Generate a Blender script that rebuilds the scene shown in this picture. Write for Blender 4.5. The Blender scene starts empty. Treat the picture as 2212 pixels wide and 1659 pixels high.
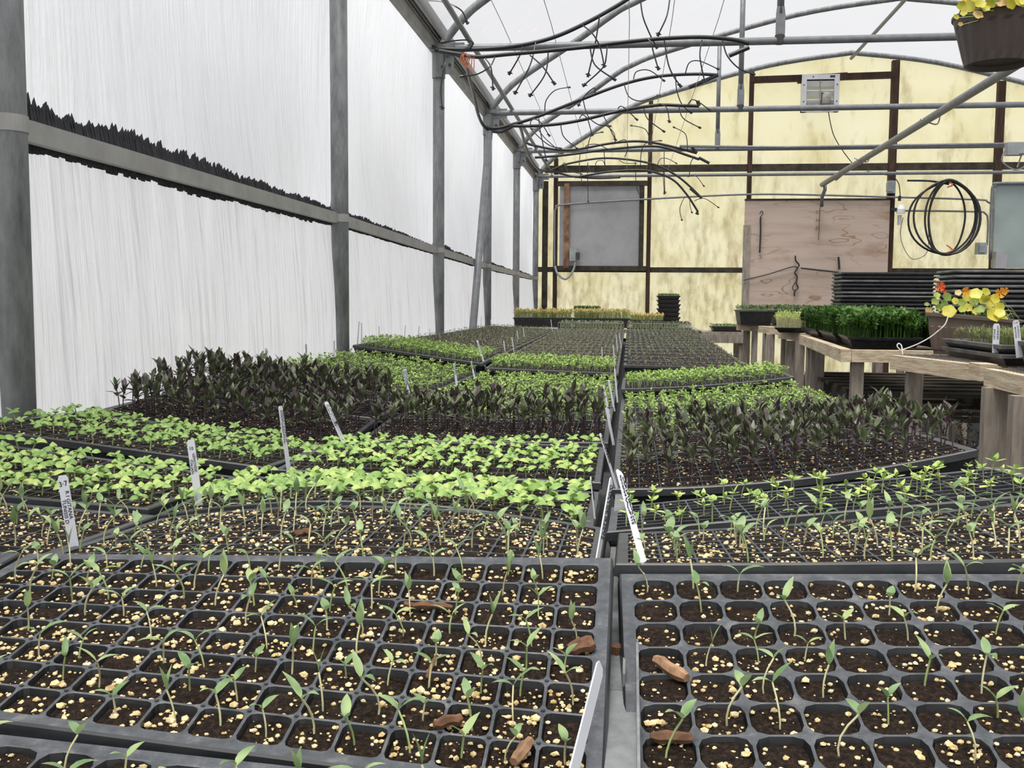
import bpy, bmesh, math, random
import numpy as np
from mathutils import Vector, Matrix
random.seed(7)
rng = np.random.default_rng(7)
scene = bpy.context.scene
COL = scene.collection

# ------------------------------------------------------------------ camera, world, exposure
F = 2200.0; IW, IH = 2212.0, 1659.0
ZC = 1.20                                   # camera height over the floor
PITCH = math.atan(184 / F)
YAW = math.atan(254 / F * math.cos(PITCH))
ROLL = 0.007
CAMR = Matrix.Rotation(YAW, 3, 'Z') @ Matrix.Rotation(math.pi / 2 - PITCH, 3, 'X') @ Matrix.Rotation(ROLL, 3, 'Z')
cam_d = bpy.data.cameras.new('camera'); cam = bpy.data.objects.new('camera', cam_d); COL.objects.link(cam)
cam.matrix_world = Matrix.Translation((0, 0, ZC)) @ CAMR.to_4x4()
cam_d.sensor_width = 36.0; cam_d.lens = 36.0 * F / IW
cam_d.clip_start = 0.02; cam_d.clip_end = 300
scene.camera = cam

scene.view_settings.view_transform = 'Standard'
scene.view_settings.look = 'None'
scene.view_settings.gamma = 1.0
scene.view_settings.use_curve_mapping = False
scene.view_settings.exposure = 0.15
scene.cycles.use_denoising = True
scene.cycles.max_bounces = 10
scene.cycles.diffuse_bounces = 5
scene.cycles.transmission_bounces = 8

# overcast sky: brighter overhead, dull ground light below the horizon
wd = bpy.data.worlds.new('overcast_sky'); scene.world = wd; wd.use_nodes = True
nt = wd.node_tree; nt.nodes.clear()
wo = nt.nodes.new('ShaderNodeOutputWorld'); bg = nt.nodes.new('ShaderNodeBackground')
tc = nt.nodes.new('ShaderNodeTexCoord'); sx = nt.nodes.new('ShaderNodeSeparateXYZ'); cr = nt.nodes.new('ShaderNodeValToRGB')
nt.links.new(tc.outputs['Generated'], sx.inputs[0])
mr = nt.nodes.new('ShaderNodeMapRange'); mr.inputs[1].default_value = -1; mr.inputs[2].default_value = 1
nt.links.new(sx.outputs[2], mr.inputs[0]); nt.links.new(mr.outputs[0], cr.inputs[0])
el = cr.color_ramp.elements
el[0].position = 0.0; el[0].color = (.30, .30, .29, 1)
el[1].position = 1.0; el[1].color = (1.0, 1.0, 1.0, 1)
e = el.new(0.48); e.color = (.34, .34, .33, 1)
e = el.new(0.52); e.color = (.86, .87, .90, 1)
nt.links.new(cr.outputs[0], bg.inputs[0]); bg.inputs[1].default_value = 1.6
nt.links.new(bg.outputs[0], wo.inputs[0])

# hazy sun behind thin cloud, high on the left
sd = bpy.data.lights.new('hazy_sun', 'SUN'); sun = bpy.data.objects.new('hazy_sun', sd); COL.objects.link(sun)
sd.energy = 9.0; sd.angle = math.radians(30); sd.color = (1.0, .97, .92)
sun.rotation_euler = Vector((.12, .30, -1.0)).to_track_quat('-Z', 'Y').to_euler()

# ------------------------------------------------------------------ helpers
def at(px, py, Y):
    """point on the plane at distance Y down the house that is seen at pixel px, py"""
    d = CAMR @ Vector((px - IW / 2, IH / 2 - py, -F))
    return Vector((0, 0, ZC)) + d * (Y / d.y)
def proj(p):
    q = CAMR.transposed() @ (Vector(p) - Vector((0, 0, ZC)))
    return IW / 2 + F * q.x / -q.z, IH / 2 - F * q.y / -q.z
def V(*a): return Vector(a)

def tag(o, label=None, cat=None, group=None, kind=None):
    if label: o['label'] = label
    if cat: o['category'] = cat
    if group: o['group'] = group
    if kind: o['kind'] = kind
    return o
def thing(name, loc, label, cat, group=None):
    o = bpy.data.objects.new(name, None); COL.objects.link(o)
    o.location = loc; o.empty_display_size = .02
    return tag(o, label, cat, group)
def wloc(o):
    v = Vector(o.location)
    while o.parent:
        o = o.parent; v += Vector(o.location)
    return v

class MB:
    """collects shapes in world coordinates; build() links them as one mesh object"""
    def __init__(s): s.v = []; s.f = []; s.m = []; s.mi = 0
    def add(s, vs, fs):
        b = len(s.v); s.v.extend([tuple(q) for q in vs])
        s.f.extend([tuple(b + i for i in f) for f in fs]); s.m.extend([s.mi] * len(fs)); return s
    def box(s, c, size, rot=None):
        hx, hy, hz = size[0] / 2, size[1] / 2, size[2] / 2
        P = [Vector((x, y, z)) for x in (-hx, hx) for y in (-hy, hy) for z in (-hz, hz)]
        if rot is not None: P = [rot @ p for p in P]
        c = Vector(c)
        return s.add([p + c for p in P], [(0, 1, 3, 2), (4, 6, 7, 5), (0, 4, 5, 1), (2, 3, 7, 6), (0, 2, 6, 4), (1, 5, 7, 3)])
    def bar(s, a, b, w, h, up=(0, 0, 1)):
        """rectangular bar from a to b, w across, h along up"""
        a = Vector(a); b = Vector(b); d = (b - a); L = d.length; d.normalize()
        upv = Vector(up); sd = d.cross(upv)
        if sd.length < 1e-4: sd = d.cross(Vector((1, 0, 0)))
        sd.normalize(); u = sd.cross(d); R = Matrix((sd, d, u)).transposed()
        return s.box((a + b) / 2, (w, L, h), R)
    def tube(s, pts, r, n=8, cap=True):
        pts = [Vector(p) for p in pts]; k = len(pts); rs = r if hasattr(r, '__len__') else [r] * k
        vs = []; prev = None
        for i, p in enumerate(pts):
            t = (pts[min(i + 1, k - 1)] - pts[max(i - 1, 0)])
            if t.length < 1e-9: t = Vector((0, 0, 1))
            t.normalize()
            if prev is None:
                a = t.cross(Vector((0, 0, 1)))
                if a.length < .05: a = t.cross(Vector((1, 0, 0)))
            else:
                a = prev - t * prev.dot(t)
                if a.length < 1e-6: a = t.cross(Vector((0, 1, 0)))
            a.normalize(); prev = a; b = t.cross(a)
            for j in range(n):
                th = 2 * math.pi * j / n
                vs.append(p + (a * math.cos(th) + b * math.sin(th)) * rs[i])
        fs = [(i * n + j, i * n + (j + 1) % n, (i + 1) * n + (j + 1) % n, (i + 1) * n + j) for i in range(k - 1) for j in range(n)]
        if cap: fs += [tuple(range(n - 1, -1, -1)), tuple((k - 1) * n + j for j in range(n))]
        return s.add(vs, fs)
    def lathe(s, c, prof, n=24, sy=1.0, rib=None):
        vs = []; fs = []; c = Vector(c); k = len(prof)
        for i, (r, z) in enumerate(prof):
            for j in range(n):
                th = 2 * math.pi * j / n; rr = r * (1 + (rib(i, j) if rib else 0))
                vs.append(c + Vector((rr * math.cos(th), rr * math.sin(th) * sy, z)))
        fs = [(i * n + j, i * n + (j + 1) % n, (i + 1) * n + (j + 1) % n, (i + 1) * n + j) for i in range(k - 1) for j in range(n)]
        return s.add(vs, fs)
    def blob(s, c, r, squash=.7):
        c = Vector(c); P = []
        for d in OCTA: k = r * random.uniform(.72, 1.25); P.append(c + Vector((d[0] * k, d[1] * k, d[2] * k * squash)))
        return s.add(P, OCTF)
    def build(s, name, mat, parent=None, smooth=False, label=None, kind=None):
        me = bpy.data.meshes.new(name)
        off = wloc(parent) if parent else Vector((0, 0, 0))
        me.from_pydata([(x - off.x, y - off.y, z - off.z) for x, y, z in s.v], [], s.f)
        mats = mat if isinstance(mat, (list, tuple)) else [mat]
        for m in mats: me.materials.append(m)
        if len(mats) > 1: me.polygons.foreach_set('material_index', s.m)
        if smooth: me.polygons.foreach_set('use_smooth', [True] * len(me.polygons))
        o = bpy.data.objects.new(name, me); COL.objects.link(o)
        if parent: o.parent = parent
        return tag(o, label=label, kind=kind)
    def part(s, name, mat, parent, label=None, kind=None, smooth=False):
        return s.build(name, mat, parent, smooth, label, kind)
    def solo(s, name, mat, label, cat, group=None, smooth=False, kind=None):
        """a whole thing that is one mesh, with its origin at its lowest middle"""
        A = np.array(s.v); lo = A.min(0); hi = A.max(0)
        c = Vector(((lo[0] + hi[0]) / 2, (lo[1] + hi[1]) / 2, lo[2]))
        s.v = [(x - c.x, y - c.y, z - c.z) for x, y, z in s.v]
        o = s.build(name, mat, None, smooth); o.location = c
        return tag(o, label, cat, group, kind)
_g = (1 + 5 ** .5) / 2; _n = (1 + _g * _g) ** .5
OCTA = [(a / _n, b / _n, c / _n) for a, b, c in ((-1, _g, 0), (1, _g, 0), (-1, -_g, 0), (1, -_g, 0), (0, -1, _g), (0, 1, _g), (0, -1, -_g), (0, 1, -_g), (_g, 0, -1), (_g, 0, 1), (-_g, 0, -1), (-_g, 0, 1))]
OCTF = [(0, 11, 5), (0, 5, 1), (0, 1, 7), (0, 7, 10), (0, 10, 11), (1, 5, 9), (5, 11, 4), (11, 10, 2), (10, 7, 6), (7, 1, 8), (3, 9, 4), (3, 4, 2), (3, 2, 6), (3, 6, 8), (3, 8, 9), (4, 9, 5), (2, 4, 11), (6, 2, 10), (8, 6, 7), (9, 8, 1)]

def smoothpath(P, n=6):
    """Catmull-Rom through the points"""
    P = [Vector(p) for p in P]; out = []
    for i in range(len(P) - 1):
        a = P[max(i - 1, 0)]; b = P[i]; c = P[i + 1]; d = P[min(i + 2, len(P) - 1)]
        for k in range(n):
            t = k / n
            out.append(.5 * ((2 * b) + (c - a) * t + (2 * a - 5 * b + 4 * c - d) * t * t + (3 * b - 3 * c + d - a) * t ** 3))
    out.append(P[-1]); return out

# ------------------------------------------------------------------ materials
MAT = {}
class NT:
    def __init__(s, name):
        s.m = bpy.data.materials.new(name); s.m.use_nodes = True; s.t = s.m.node_tree; s.t.nodes.clear()
        s.out = s.n('OutputMaterial'); MAT[name] = s.m
    def n(s, t, **kw):
        o = s.t.nodes.new('ShaderNode' + t)
        for k, v in kw.items(): setattr(o, k, v)
        return o
    def l(s, a, b): s.t.links.new(a, b)
    def pos(s, scale=(1, 1, 1), obj=False):
        c = s.n('TexCoord') if obj else s.n('NewGeometry')
        mp = s.n('Mapping'); mp.inputs['Scale'].default_value = scale
        s.l(c.outputs['Object'] if obj else c.outputs['Position'], mp.inputs[0]); return mp.outputs[0]
    def noise(s, scale, stretch=(1, 1, 1), detail=4, rough=.55, obj=False):
        x = s.n('TexNoise'); x.inputs['Scale'].default_value = scale; x.inputs['Detail'].default_value = detail
        x.inputs['Roughness'].default_value = rough
        s.l(s.pos(stretch, obj), x.inputs['Vector']); return x.outputs['Fac']
    def ramp(s, fac, stops):
        r = s.n('ValToRGB'); e = r.color_ramp.elements
        e[0].position, e[0].color = stops[0][0], (*stops[0][1], 1)
        e[1].position, e[1].color = stops[-1][0], (*stops[-1][1], 1)
        for p, c in stops[1:-1]:
            q = e.new(p); q.color = (*c, 1)
        s.l(fac, r.inputs[0]); return r.outputs[0]
    def mix(s, fac, a, b, mode='MIX'):
        x = s.n('Mix', data_type='RGBA', blend_type=mode)
        for sock, val in ((x.inputs[0], fac), (x.inputs[6], a), (x.inputs[7], b)):
            if hasattr(val, 'links'): s.l(val, sock)
            elif isinstance(val, tuple): sock.default_value = (*val, 1)
            else: sock.default_value = val
        return x.outputs[2]
    def bump(s, h, strength=.3, dist=.01):
        b = s.n('Bump'); b.inputs['Strength'].default_value = strength; b.inputs['Distance'].default_value = dist
        s.l(h, b.inputs['Height']); return b.outputs[0]
    def pbr(s, col, rough=.6, metal=0.0, spec=.5, normal=None):
        p = s.n('BsdfPrincipled')
        if hasattr(col, 'links'): s.l(col, p.inputs['Base Color'])
        else: p.inputs['Base Color'].default_value = (*col, 1)
        if hasattr(rough, 'links'): s.l(rough, p.inputs['Roughness'])
        else: p.inputs['Roughness'].default_value = rough
        p.inputs['Metallic'].default_value = metal; p.inputs['Specular IOR Level'].default_value = spec
        if normal: s.l(normal, p.inputs['Normal'])
        return p.outputs[0]
    def fin(s, sh): s.l(sh, s.out.inputs[0]); return s.m

def plain(name, col, rough=.6, metal=0.0, spec=.5, var=.25, scale=30, obj=False):
    t = NT(name); c2 = tuple(min(1, c * (1 + var)) for c in col); c1 = tuple(c * (1 - var) for c in col)
    return t.fin(t.pbr(t.ramp(t.noise(scale, obj=obj), [(.3, c1), (.7, c2)]), rough, metal, spec))
def leafmat(name, c1, c2, c3, scale=45, rough=.45, trans=.3):
    t = NT(name)
    oi = t.n('ObjectInfo')
    nz = t.noise(scale, detail=1)
    ad = t.n('Math', operation='ADD'); t.l(nz, ad.inputs[0])
    ml = t.n('Math', operation='MULTIPLY_ADD'); t.l(oi.outputs['Random'], ml.inputs[0]); ml.inputs[1].default_value = .3; ml.inputs[2].default_value = -.15
    t.l(ml.outputs[0], ad.inputs[1])
    c = t.ramp(ad.outputs[0], [(.28, c1), (.5, c2), (.72, c3)])
    a = t.pbr(c, rough, 0, .4)
    tr = t.n('BsdfTranslucent'); t.l(c, tr.inputs[0])
    m = t.n('MixShader'); m.inputs[0].default_value = trans; t.l(a, m.inputs[1]); t.l(tr.outputs[0], m.inputs[2])
    return t.fin(m.outputs[0])
def filmmat(name, col, clear, dark, refl=.2, sscale=(1, 9, .7), stain=None, bumpd=.02):
    """milky greenhouse film: light comes through it"""
    t = NT(name)
    a = t.noise(5.0, sscale, 6, .65); b = t.noise(2.2, (1, 1, 1), 4, .6)
    c = t.ramp(a, [(.30, dark), (.48, col), (1, col)])  # dark streaks tinted in to stand for shade along the wrinkles
    c = t.mix(.5, c, t.ramp(b, [(.3, tuple(x * .86 for x in col)), (.7, col)]), 'MULTIPLY')
    if stain:
        g = t.n('NewGeometry'); sp = t.n('SeparateXYZ'); t.l(g.outputs['Position'], sp.inputs[0])
        mk = t.ramp(t.noise(6.5, (1, 1, 1), 5, .7), [(.64, (0, 0, 0)), (.70, (1, 1, 1))])
        mm = t.n('MapRange'); mm.inputs[1].default_value = -.62; mm.inputs[2].default_value = -.95; t.l(sp.outputs[0], mm.inputs[0])
        k = t.n('Math', operation='MULTIPLY'); t.l(mk, k.inputs[0]); t.l(mm.outputs[0], k.inputs[1])
        c = t.mix(k.outputs[0], c, stain)
    nr = t.bump(t.noise(7.0, sscale, 5, .6), .5, bumpd)
    d = t.n('BsdfDiffuse'); tr = t.n('BsdfTranslucent')
    t.l(c, d.inputs[0]); t.l(c, tr.inputs[0]); t.l(nr, d.inputs['Normal']); t.l(nr, tr.inputs['Normal'])
    m = t.n('MixShader'); m.inputs[0].default_value = refl; t.l(tr.outputs[0], m.inputs[1]); t.l(d.outputs[0], m.inputs[2])
    gl = t.n('BsdfGlossy'); gl.inputs['Roughness'].default_value = .35
    m2 = t.n('MixShader'); m2.inputs[0].default_value = .04; t.l(m.outputs[0], m2.inputs[1]); t.l(gl.outputs[0], m2.inputs[2])
    tp = t.n('BsdfTransparent'); m3 = t.n('MixShader'); m3.inputs[0].default_value = clear
    t.l(m2.outputs[0], m3.inputs[1]); t.l(tp.outputs[0], m3.inputs[2])
    return t.fin(m3.outputs[0])

filmmat('film_wall', (.74, .75, .765), .06, (.655, .665, .68), .1, (1, 7, .5))
filmmat('film_wall_low', (.75, .755, .765), .04, (.55, .55, .555), .1, (1, 10, .45))
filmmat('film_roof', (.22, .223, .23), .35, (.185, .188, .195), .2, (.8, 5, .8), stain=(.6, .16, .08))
filmmat('film_side', (.8, .8, .82), .1, (.6, .6, .62), .2)
# weathered fibreglass sheet of the end wall
t = NT('fibreglass')
c = t.ramp(t.noise(1.6, (1, 1, 1), 6, .62), [(.30, (.90, .86, .64)), (.5, (.97, .94, .76)), (.75, (.98, .96, .82))])
c = t.mix(.45, c, t.ramp(t.noise(2.0, (2, 1, .6), 7, .7), [(.30, (.55, .47, .33)), (.46, (1, 1, 1)), (1, (1, 1, 1))]), 'MULTIPLY')
g = t.n('NewGeometry'); sp = t.n('SeparateXYZ'); t.l(g.outputs['Position'], sp.inputs[0])
mm = t.n('MapRange'); mm.inputs[1].default_value = ZC + 2.2; mm.inputs[2].default_value = ZC - .2; t.l(sp.outputs[2], mm.inputs[0])
grime = t.ramp(t.noise(9, (1.6, 1, .5), 6, .75), [(.36, (.50, .44, .34)), (.55, (1, 1, 1))])
k = t.n('Math', operation='MULTIPLY'); t.l(mm.outputs[0], k.inputs[0]); k.inputs[1].default_value = .5
c = t.mix(k.outputs[0], c, grime, 'MULTIPLY')
d = t.n('BsdfDiffuse'); tr = t.n('BsdfTranslucent'); t.l(c, d.inputs[0]); t.l(c, tr.inputs[0])
m = t.n('MixShader'); m.inputs[0].default_value = .08; t.l(tr.outputs[0], m.inputs[1]); t.l(d.outputs[0], m.inputs[2]); t.fin(m.outputs[0])

# galvanised steel: mottled grey with darker streaks
t = NT('galvanised')
c = t.ramp(t.noise(28, (1, 1, .25), 6, .7), [(.3, (.13, .138, .142)), (.5, (.225, .236, .24)), (.75, (.33, .342, .346))])
c = t.mix(.6, c, t.ramp(t.noise(6, (1, 1, .2), 5, .7), [(.33, (.45, .45, .45)), (.5, (1, 1, 1))]), 'MULTIPLY')
t.fin(t.pbr(c, .55, .25, .4))
plain('pipe_grey', (.22, .232, .243), .5, .3, .4, .18, 20)
plain('rail_grey', (.36, .355, .34), .6, .1, .4, .15, 12)
plain('gutter_metal', (.25, .245, .22), .6, .2, .4, .2, 10)
plain('dark_metal', (.05, .05, .052), .6, 0, .4)
plain('black_hose', (.016, .017, .02), .42, 0, .5, .2)
plain('orange_twine', (.55, .16, .08), .8)
plain('string', (.45, .44, .43), .8)
plain('white_string', (.75, .74, .70), .8, var=.1)
plain('black_fringe', (.035, .036, .042), .75, 0, .3, .4, 60)
t = NT('tray_plastic')
c = t.ramp(t.noise(90, (1, 1, 1), 5, .7), [(.35, (.030, .032, .037)), (.6, (.060, .064, .072)), (.8, (.13, .135, .14))])
t.fin(t.pbr(c, .42, 0, .6, t.bump(t.noise(400), .15, .001)))
t = NT('tray_dusty')
c = t.ramp(t.noise(70, (1, 1, 1), 6, .7), [(.33, (.045, .05, .058)), (.55, (.085, .092, .104)), (.80, (.22, .215, .205))])
t.fin(t.pbr(c, .5, 0, .55, t.bump(t.noise(400), .15, .001)))
t = NT('black_plastic')
t.fin(t.pbr(t.ramp(t.noise(30, (1, 1, 3)), [(.3, (.010, .011, .013)), (.7, (.030, .032, .036))]), .38, 0, .5))
plain('tray_lip', (.12, .122, .125), .5, 0, .5, .5, 14)
t = NT('soil')
n1 = t.noise(260, (1, 1, 1), 6, .75)
c = t.ramp(n1, [(.34, (.008, .005, .004)), (.5, (.030, .019, .013)), (.62, (.080, .048, .031)), (.76, (.17, .108, .07))])
t.fin(t.pbr(c, .9, 0, .2, t.bump(t.noise(120, (1, 1, 1), 6, .75), 1.0, .010)))
t = NT('soil_speckled')
n1 = t.noise(190, (1, 1, 1), 5, .8)
c = t.ramp(n1, [(.3, (.018, .012, .010)), (.5, (.055, .036, .027)), (.62, (.12, .082, .06)), (.72, (.38, .30, .22))])
t.fin(t.pbr(c, .9, 0, .2, t.bump(t.noise(120, (1, 1, 1), 6, .75), 1.0, .010)))
t = NT('perlite')
c = t.ramp(t.noise(160, detail=2), [(.3, (.50, .33, .14)), (.5, (.74, .58, .30)), (.72, (.84, .77, .58))])
t.fin(t.pbr(c, .85, 0, .2))
plain('bark', (.16, .085, .05), .85, 0, .2, .45, 120)
plain('pale_bark', (.34, .20, .12), .85, 0, .2, .35, 120)
t = NT('old_wood')
c = t.ramp(t.noise(14, (1, .35, 3), 7, .7), [(.3, (.32, .24, .16)), (.5, (.60, .49, .35)), (.75, (.76, .66, .50))])
t.fin(t.pbr(c, .8, 0, .25, t.bump(t.noise(40, (1, .3, 3), 5), .5, .004)))
t = NT('leg_wood')
c = t.ramp(t.noise(22, (2, 2, .3), 7, .7), [(.3, (.15, .125, .10)), (.5, (.30, .26, .22)), (.75, (.44, .39, .33))])
t.fin(t.pbr(c, .85, 0, .25, t.bump(t.noise(50, (2, 2, .3), 5), .5, .004)))
t = NT('stud_wood')
c = t.ramp(t.noise(12, (2, 2, .4), 6, .7), [(.3, (.022, .012, .008)), (.6, (.065, .035, .024)), (.8, (.11, .065, .045))])
t.fin(t.pbr(c, .8, 0, .3))
plain('girt_wood', (.045, .038, .028), .8, 0, .3, .5, 12)
t = NT('plywood')
c = t.ramp(t.noise(2.2, (.5, 1, 5), 6, .6), [(.3, (.44, .34, .28)), (.55, (.52, .42, .355)), (.8, (.55, .455, .39))])
ws = t.noise(1.1, (.7, 1, 2.6), 3, .5); fm = t.n('Math', operation='PINGPONG'); ml = t.n('Math', operation='MULTIPLY'); t.l(ws, ml.inputs[0]); ml.inputs[1].default_value = 9.0
t.l(ml.outputs[0], fm.inputs[0]); fm.inputs[1].default_value = .5
gr = t.ramp(fm.outputs[0], [(.0, (.62, .45, .32)), (.06, (1, 1, 1)), (1, (1, 1, 1))])
c = t.mix(t.ramp(t.noise(1.3, (1, 1, 1.5), 2), [(.42, (0, 0, 0)), (.6, (1, 1, 1))]), c, t.mix(1.0, c, gr, 'MULTIPLY'))
c = t.mix(.8, c, t.ramp(t.noise(.95, (1, 1, 2.2), 4, .6), [(.34, (.58, .44, .33)), (.47, (1, 1, 1))]), 'MULTIPLY')
t.fin(t.pbr(c, .8, 0, .2))
t = NT('hazy_sheet')
c = t.ramp(t.noise(2.2, (1, 1, 1), 6, .65), [(.3, (.25, .245, .25)), (.5, (.34, .34, .355)), (.75, (.42, .415, .42))])
t.fin(t.pbr(c, .45, 0, .4))
plain('panel_green_grey', (.30, .36, .35), .5, 0, .4, .12, 3)
plain('rusty_wood', (.22, .13, .085), .8, 0, .2, .6, 9)
t = NT('planter_brown')
t.fin(t.pbr(t.ramp(t.noise(9, (1, 1, .4)), [(.3, (.060, .045, .040)), (.7, (.090, .068, .060))]), .5, 0, .4))
plain('planter_taupe', (.15, .115, .098), .55, 0, .4, .12, 8)
plain('label_white', (.72, .74, .80), .4, 0, .4, .05, 10)
plain('ink', (.02, .02, .035), .6)
plain('aluminium', (.55, .56, .57), .4, .3, .5, .1, 6)
plain('vane_white', (.82, .84, .86), .4, 0, .4, .08, 5)
plain('motor_grey', (.25, .24, .22), .6, 0, .3, .3, 20)
plain('box_grey', (.30, .33, .34), .5, 0, .4, .15, 12)
plain('floor_dirt', (.055, .048, .040), .9, 0, .2, .5, 6)
plain('wire_steel', (.20, .19, .18), .5, .5, .5, .2)
leafmat('pepper_leaf', (.18, .30, .12), (.30, .44, .21), (.48, .60, .27), 60)
leafmat('basil_leaf', (.24, .40, .10), (.36, .54, .165), (.55, .67, .21), 34, .36, .16)
leafmat('small_leaf', (.27, .42, .09), (.42, .58, .16), (.62, .71, .22), 26, .4, .18)
leafmat('purple_leaf', (.078, .038, .064), (.085, .10, .055), (.19, .24, .11), 55, .35, .15)
leafmat('sprout_leaf', (.075, .072, .050), (.15, .15, .10), (.29, .30, .22), 30, .6, .15)
leafmat('yellow_sprout', (.28, .25, .06), (.52, .44, .14), (.66, .55, .22), 14)
leafmat('parsley_leaf', (.030, .085, .012), (.070, .175, .026), (.16, .30, .06), 26)
leafmat('light_sprout', (.36, .52, .10), (.54, .66, .18), (.74, .76, .36), 30)
leafmat('dark_sprout', (.05, .11, .03), (.12, .22, .07), (.28, .38, .16), 30)
leafmat('thyme_leaf', (.13, .18, .05), (.26, .31, .11), (.45, .44, .22), 60)
leafmat('nasturtium_yellow', (.42, .42, .04), (.66, .58, .07), (.78, .72, .16), 16)
leafmat('nasturtium_green', (.10, .19, .07), (.20, .31, .07), (.42, .48, .08), 12)
leafmat('nasturtium_dry', (.5, .35, .12), (.66, .48, .18), (.72, .56, .28), 12)
leafmat('flower_orange', (.80, .30, .02), (.9, .42, .04), (.9, .5, .10), 30)
leafmat('flower_red', (.75, .07, .02), (.85, .12, .03), (.88, .2, .06), 30)
leafmat('rosemary_leaf', (.03, .05, .03), (.06, .085, .055), (.10, .13, .09), 40)
leafmat('lilac_flower', (.55, .50, .72), (.66, .62, .80), (.8, .76, .9), 40)
plain('pale_stem', (.58, .56, .32), .5, 0, .4, .25, 60)
plain('green_stem', (.36, .46, .18), .5, 0, .4, .2, 60)
plain('purple_stem', (.085, .055, .07), .5, 0, .4, .3, 60)
# ================================================================== the setting
R = lambda z: ZC + z
BAY = 2.2; POSTY = [1.96 + BAY * i for i in range(-2, 6)]; POSTY[2] = 1.88       # the two bays behind the camera's left shoulder too
XP = -1.203                                                      # post line
YB, YF = 13.2, -3.2                                              # end wall, other end
XM = 2.62; XR = 2 * XM - XP                                      # middle and right eave

b = MB(); b.add([V(-14, -14, 0), V(20, -14, 0), V(20, 30, 0), V(-14, 30, 0)], [(0, 1, 2, 3)])
tag(b.build('floor', MAT['floor_dirt']), kind='structure')

# --- left film wall
def grid(fn, nu, nv):
    vs = [fn(i / nu, j / nv) for j in range(nv + 1) for i in range(nu + 1)]
    fs = [(j * (nu + 1) + i, j * (nu + 1) + i + 1, (j + 1) * (nu + 1) + i + 1, (j + 1) * (nu + 1) + i) for j in range(nv) for i in range(nu)]
    return vs, fs
from mathutils import noise as mnoise
def fold(y, z, s):                                               # gathered folds running down the film
    return mnoise.noise(Vector((y * 16 + z * 3.0 * s, z * 1.1, 3.3))) + .5 * mnoise.noise(Vector((y * 41 + z * 6 * s, z * 1.6, 9.1)))
ZRAIL = lambda y: R(.33 - .012 * max(0, y - 4) + .012 * max(0, y - 8.5) * .8)
def up(u, v):
    y = YF + (YB - YF) * u; z0 = ZRAIL(y) + .01; z = z0 + (R(1.6) - z0) * v
    bay = (y - 1.96) / BAY; q = abs(math.sin(math.pi * bay))
    g = math.exp(-v * 7) + .25 * math.exp(-(1 - v) * 6)
    return V(-1.247 - .05 * math.sin(math.pi * v) * q + .006 * g * fold(y, z, 1) + .012 * mnoise.noise(Vector((y * 1.3, z * 1.5, 0))), y, z)
def low(u, v):
    y = YF + (YB - YF) * u; z1 = ZRAIL(y) - .01; z = z1 * (1 - v)
    g = .35 + .65 * math.exp(-v * 5)
    return V(-1.247 + .035 * math.sin(math.pi * min(1, v * 1.2)) + .006 * g * fold(y, z, -1) + .008 * mnoise.noise(Vector((y * 1.3, z, 5))), y, z)
b = MB(); b.add(*grid(up, 900, 26)); wl = tag(b.build('wall_left', MAT['film_wall'], smooth=True), kind='structure')
b = MB(); b.add(*grid(low, 900, 16)); b.part('lower_film', MAT['film_wall_low'], wl, 'wrinkled lower sheet of white film', smooth=True)
def ragged(sgn, base, seed):
    r = random.Random(seed); b = MB(); top = []; bot = []; back = []; y = 1.0; k = 0
    while y < 12.9:
        bay = ((y - 1.96) / BAY) % 1
        h = base * (.55 + .75 * (1 - bay)) * (1 + .35 * mnoise.noise(Vector((y * 3, 0, seed)))) * (.62 if y > 4.2 else 1)
        tooth = h * (.85 + .45 * r.random()) if k % 2 else h * (.55 + .25 * r.random())
        if sgn < 0: tooth *= (.45 + .45 * bay) * (1.1 if k % 2 else .55)
        z0 = ZRAIL(y) + sgn * .012
        ln = .012 * (r.random() if k % 2 else 0)
        bot.append(V(-1.227, y, z0)); top.append(V(-1.233, y - ln * sgn, z0 + sgn * tooth)); back.append(V(-1.243, y, z0 + sgn * tooth * .9))
        y += r.uniform(.0045, .0085) * (1 + max(0, y - 5) * .12); k += 1
    n = len(top); vs = bot + top + back
    fs = [(i, i + 1, n + i + 1, n + i) for i in range(n - 1)] + [(n + i, n + i + 1, 2 * n + i + 1, 2 * n + i) for i in range(n - 1)]
    b.add(vs, fs); return b
ragged(1, .048, 1).part('ragged_fringe', MAT['black_fringe'], wl, 'ragged black fringe standing above the rail')
ragged(-1, .034, 2).part('ragged_fringe', MAT['black_fringe'], wl, 'ragged black fringe hanging below the rail')
b = MB(); b.add([V(-1.2, 2.0, R(.345)), V(-1.195, 2.15, R(.35)), V(-1.19, 2.12, R(.405)), V(-1.2, 2.02, R(.38))], [(0, 1, 2, 3)])

# --- rail between the posts
rl = thing('side_rail', (-1.2, 6, R(.3)), 'flat grey rail running along the film wall behind the posts', 'rail')
for i in range(len(POSTY) - 1):
    y0, y1 = POSTY[i], POSTY[i + 1]
    MB().bar((-1.215, y0 + .004, ZRAIL(y0)), (-1.215, y1 - .004, ZRAIL(y1)), .022, .043).part('rail_length', MAT['rail_grey'], rl)
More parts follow.
